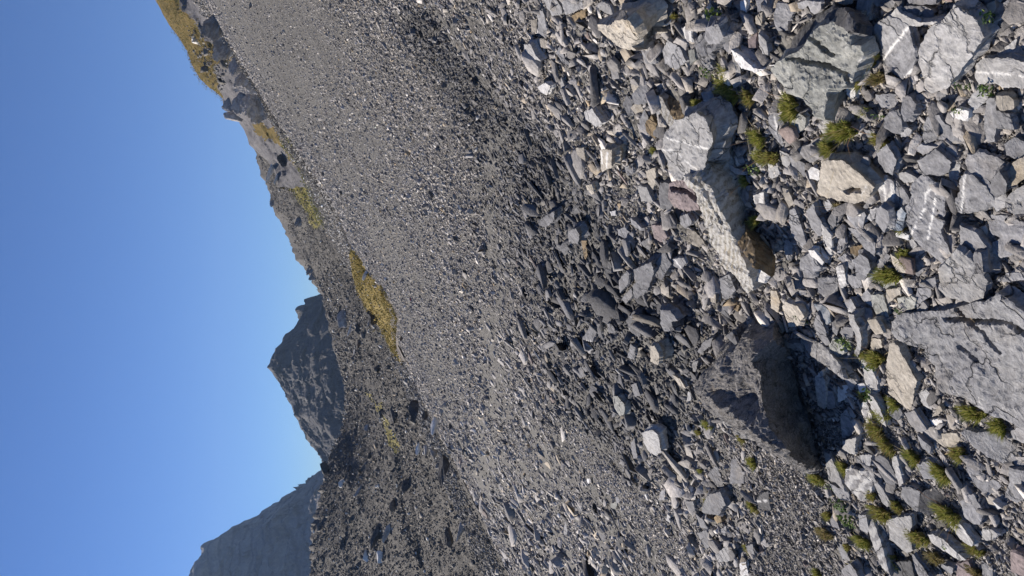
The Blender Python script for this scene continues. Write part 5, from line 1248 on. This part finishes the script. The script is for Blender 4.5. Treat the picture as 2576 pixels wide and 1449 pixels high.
# many mid-size stones strewn over the moraine, one mass
def strew(n, x0, x1, y0, y1, dlo, dhi, px0, px1, name, lab, seed, poly, surf, tone=.55, pal=None, flat=1.0):
    rs2 = np.random.RandomState(seed)
    me = surf.data; co = np.empty(len(me.vertices) * 3, np.float32); me.vertices.foreach_get("co", co); co = co.reshape(-1, 3)
    rel = co - np.array([0, 0, CAMZ]); dep = rel @ Fw; X = -(rel @ Up) / dep * F_PX + 1288; Y = 724.5 - (rel @ Rt) / dep * F_PX
    ok = (dep > 5) & in_poly(X, Y, poly); co, dep = co[ok], dep[ok]
    i = rs2.choice(len(co), n); P = co[i] + rs2.randn(n, 3) * (dep[i] * .004)[:, None] * np.array([1, 1, .1]); s = px0 * np.exp(np.abs(rs2.randn(n)) * math.log(px1 / px0) / 2.2)
    L = s * dep[i] / F_PX; nn = np.array([-.15, -.1, 1.0])[None] + rs2.randn(n, 3) * .3; nn /= np.linalg.norm(nn, axis=1, keepdims=True)
    V, F, m = stones(P + nn * (L * .12)[:, None], nn, L, L * rs2.uniform(.5, .9, n), L * rs2.uniform(.25, .6, n) * flat, 6, False)
    col = np.array(pal if pal is not None else [(.13, .12, .105), (.19, .178, .16), (.09, .086, .08), (.62, .60, .55), (.24, .20, .15)])[rs2.choice(5, n, p=[.4, .25, .24, .05, .06])] * rs2.uniform(.8, 1.2, (n, 1)) * (tone / .55)
    V, F, C = merge([dict(V=V, F=F, m=m, col=col)])
    return tag(mesh_obj(name, V, F, STONE, col=C), lab, kind='stuff')
mh = bpy.data.objects["moraine_hillside"]
strew(42000, 0, 0, 0, 0, 0, 0, 2.2, 9, "moraine_stones", "dark loose stones strewn all over the moraine hillside", 3, [(1345, 1500), (1260, 1350), (1195, 1200), (1130, 1080), (1015, 880), (905, 700), (860, 640), (800, 700), (850, 900), (870, 1000), (820, 1180), (780, 1400), (775, 1600), (1300, 1600)], mh)
strew(9000, 0, 0, 0, 0, 0, 0, 2.2, 5, "hillside_stones", "small stones scattered over the dark scree hillside", 4, [(620, 300), (690, 500), (800, 720), (880, 700), (800, 560), (700, 330)], mh, .5)
gb = bpy.data.objects["gravel_bank"]
strew(9000, 0, 0, 0, 0, 0, 0, 2.6, 10, "shoulder_stones", "mixed grey stones spilling over the shoulder between the scree and the dark hillside", 14, [(1005, 880), (1060, 1000), (1110, 1110), (1180, 1260), (1260, 1420), (1320, 1560), (1260, 1560), (1170, 1330), (1090, 1140), (1030, 1000), (985, 880)], mh, .45, [(.26, .255, .25), (.34, .33, .32), (.16, .155, .15), (.42, .40, .37), (.22, .20, .17)])
strew(16000, 0, 0, 0, 0, 0, 0, 2.4, 6, "bank_stones", "small pale stones covering the gravel bank", 5, [(480, -20), (600, 140), (700, 330), (800, 540), (880, 680), (920, 700), (850, 540), (730, 360), (600, 150), (520, -20)], gb, 1.0)
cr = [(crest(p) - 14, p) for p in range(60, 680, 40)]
strew(5200, 0, 0, 0, 0, 0, 0, 3.0, 7, "gully_shade_stones", "thin line of dark rubble in the gully along the crest of the scree", 6, cr + [(x + 24, y) for x, y in cr[::-1]], gb, .42)  # the dark stone tone stands for shade lying in the gully
strew(900, 0, 0, 0, 0, 0, 0, 2.5, 12, "hill_stones", "grey stones poking through the grass of the upper left hill", 8, [(470, 60), (520, 95), (560, 115), (590, 150), (560, 220), (530, 205), (490, 130)], bpy.data.objects["grassy_hill"], .6)
TUS = [(.20, .17, .04), (.30, .21, .045), (.36, .26, .06), (.14, .14, .03), (.26, .23, .05)]
TUG = [(.17, .18, .035), (.24, .23, .045), (.30, .27, .06), (.12, .14, .03), (.22, .20, .05)]
kp = [(880, 630), (893, 636), (912, 662), (920, 690), (937, 702), (961, 728), (979, 756), (999, 796), (995, 830), (996, 872), (1012, 908), (979, 866), (954, 821), (916, 763), (896, 721), (884, 660)]
strew(9000, 0, 0, 0, 0, 0, 0, 1.8, 4.5, "knoll_grass", "short ochre turf tussocks covering the knoll", 21, kp, bpy.data.objects["grassy_knoll"], .5, TUS, 1.2)
strew(260, 0, 0, 0, 0, 0, 0, 2.2, 7, "knoll_stones", "pale stones lying in the knoll turf", 22, kp, bpy.data.objects["grassy_knoll"], 1.0)
strew(9000, 0, 0, 0, 0, 0, 0, 1.5, 3.0, "hill_grass", "golden turf tussocks on the upper left hill", 23, [(380, -60), (456, -60), (456, 0), (470, 32), (498, 52), (520, 95), (560, 115), (594, 148), (560, 150), (540, 165), (548, 200), (562, 245), (500, 200), (400, 0)], bpy.data.objects["grassy_hill"], .5, TUS, 1.0)
strew(3000, 0, 0, 0, 0, 0, 0, 1.8, 4, "strip_grass", "yellow green turf tussocks in the strips past the crest", 24, [(645, 312), (665, 312), (692, 322), (722, 365), (750, 410), (768, 445), (795, 505), (815, 558), (800, 562), (770, 515), (735, 455), (700, 380), (660, 345)], gb, .5, TUG, 1.0)
strew(2500, 0, 0, 0, 0, 0, 0, 1.8, 4, "strip_grass", "yellow green turf tussocks on the foot of the dark hillside", 25, [(690, 355), (715, 362), (752, 430), (778, 480), (802, 520), (815, 558), (800, 565), (770, 525), (735, 475), (705, 420)], mh, .5, TUG, 1.0)
# red and white trail mark painted on a stone
g = hit(np.array([1037.]), np.array([753.]))[0]; dist = np.linalg.norm(g)
r = 6 * dist / F_PX
pl = [np.array([x, y, z]) for x, y, z in ((-1, -.2, 0), (-.5, -.3, .9), (.5, -.3, 1), (1, -.2, .1), (.6, .5, .95), (-.6, .5, .85), (-1, .5, 0), (1, .5, 0))]
Vt = [g + p * r + np.array([0, 0, r * .3]) for p in pl]
rock_mat("trail_stone", (.55, .55, .55), (.62, .62, .62), vein=0)
o = mesh_obj("trail_marker", Vt, [(0, 3, 2, 1), (1, 2, 4, 5), (0, 1, 5, 6), (3, 7, 4, 2), (6, 5, 4, 7)], MATS["trail_stone"], loc=g)
tag(o, "tiny stone painted with a white and red trail mark on the mid scree", "trail marker")
rm = NT("red_paint"); rm.b.inputs["Base Color"].default_value = (.5, .02, .03, 1)
a0, a1, b0, b1 = Vt[0], Vt[3], Vt[1], Vt[2]
st = [a0 + (b0 - a0) * .35, a1 + (b1 - a1) * .35, a1 + (b1 - a1) * .68, a0 + (b0 - a0) * .68]
nrm = np.cross(a1 - a0, b0 - a0); nrm /= np.linalg.norm(nrm); nrm = nrm if nrm[1] < 0 else -nrm
stf = [p + nrm * r * .05 for p in st]; 
o2 = mesh_obj("painted_stripe", [p - g for p in stf + st], [(0, 1, 2, 3), (4, 5, 1, 0), (7, 6, 2, 3), (4, 0, 3, 7), (5, 6, 2, 1)], rm.m, parent=o)

# ---------------------------------------------------------------- mountain air
hz = bpy.data.materials.new("mountain_air"); hz.use_nodes = True
hn = hz.node_tree.nodes; hn.remove(hn["Principled BSDF"])
pv = hn.new("ShaderNodeVolumePrincipled"); pv.inputs["Color"].default_value = (.50, .70, 1.0, 1); pv.inputs["Density"].default_value = 0.00013; pv.inputs["Anisotropy"].default_value = 0.0
hz.node_tree.links.new(pv.outputs[0], hn["Material Output"].inputs["Volume"])
x0, x1, y0, y1, z0, z1 = -2600, 2600, -600, 3100, -161, 420
hv = [(x, y, z) for z in (z0, z1) for x, y in ((x0, y0), (x1, y0), (x1, y1), (x0, y1))]
o = mesh_obj("haze", hv, [(0, 3, 2, 1), (4, 5, 6, 7), (0, 1, 5, 4), (1, 2, 6, 5), (2, 3, 7, 6), (3, 0, 4, 7)], hz)
tag(o, "thin bluish mountain air in front of the far peaks", kind='stuff')
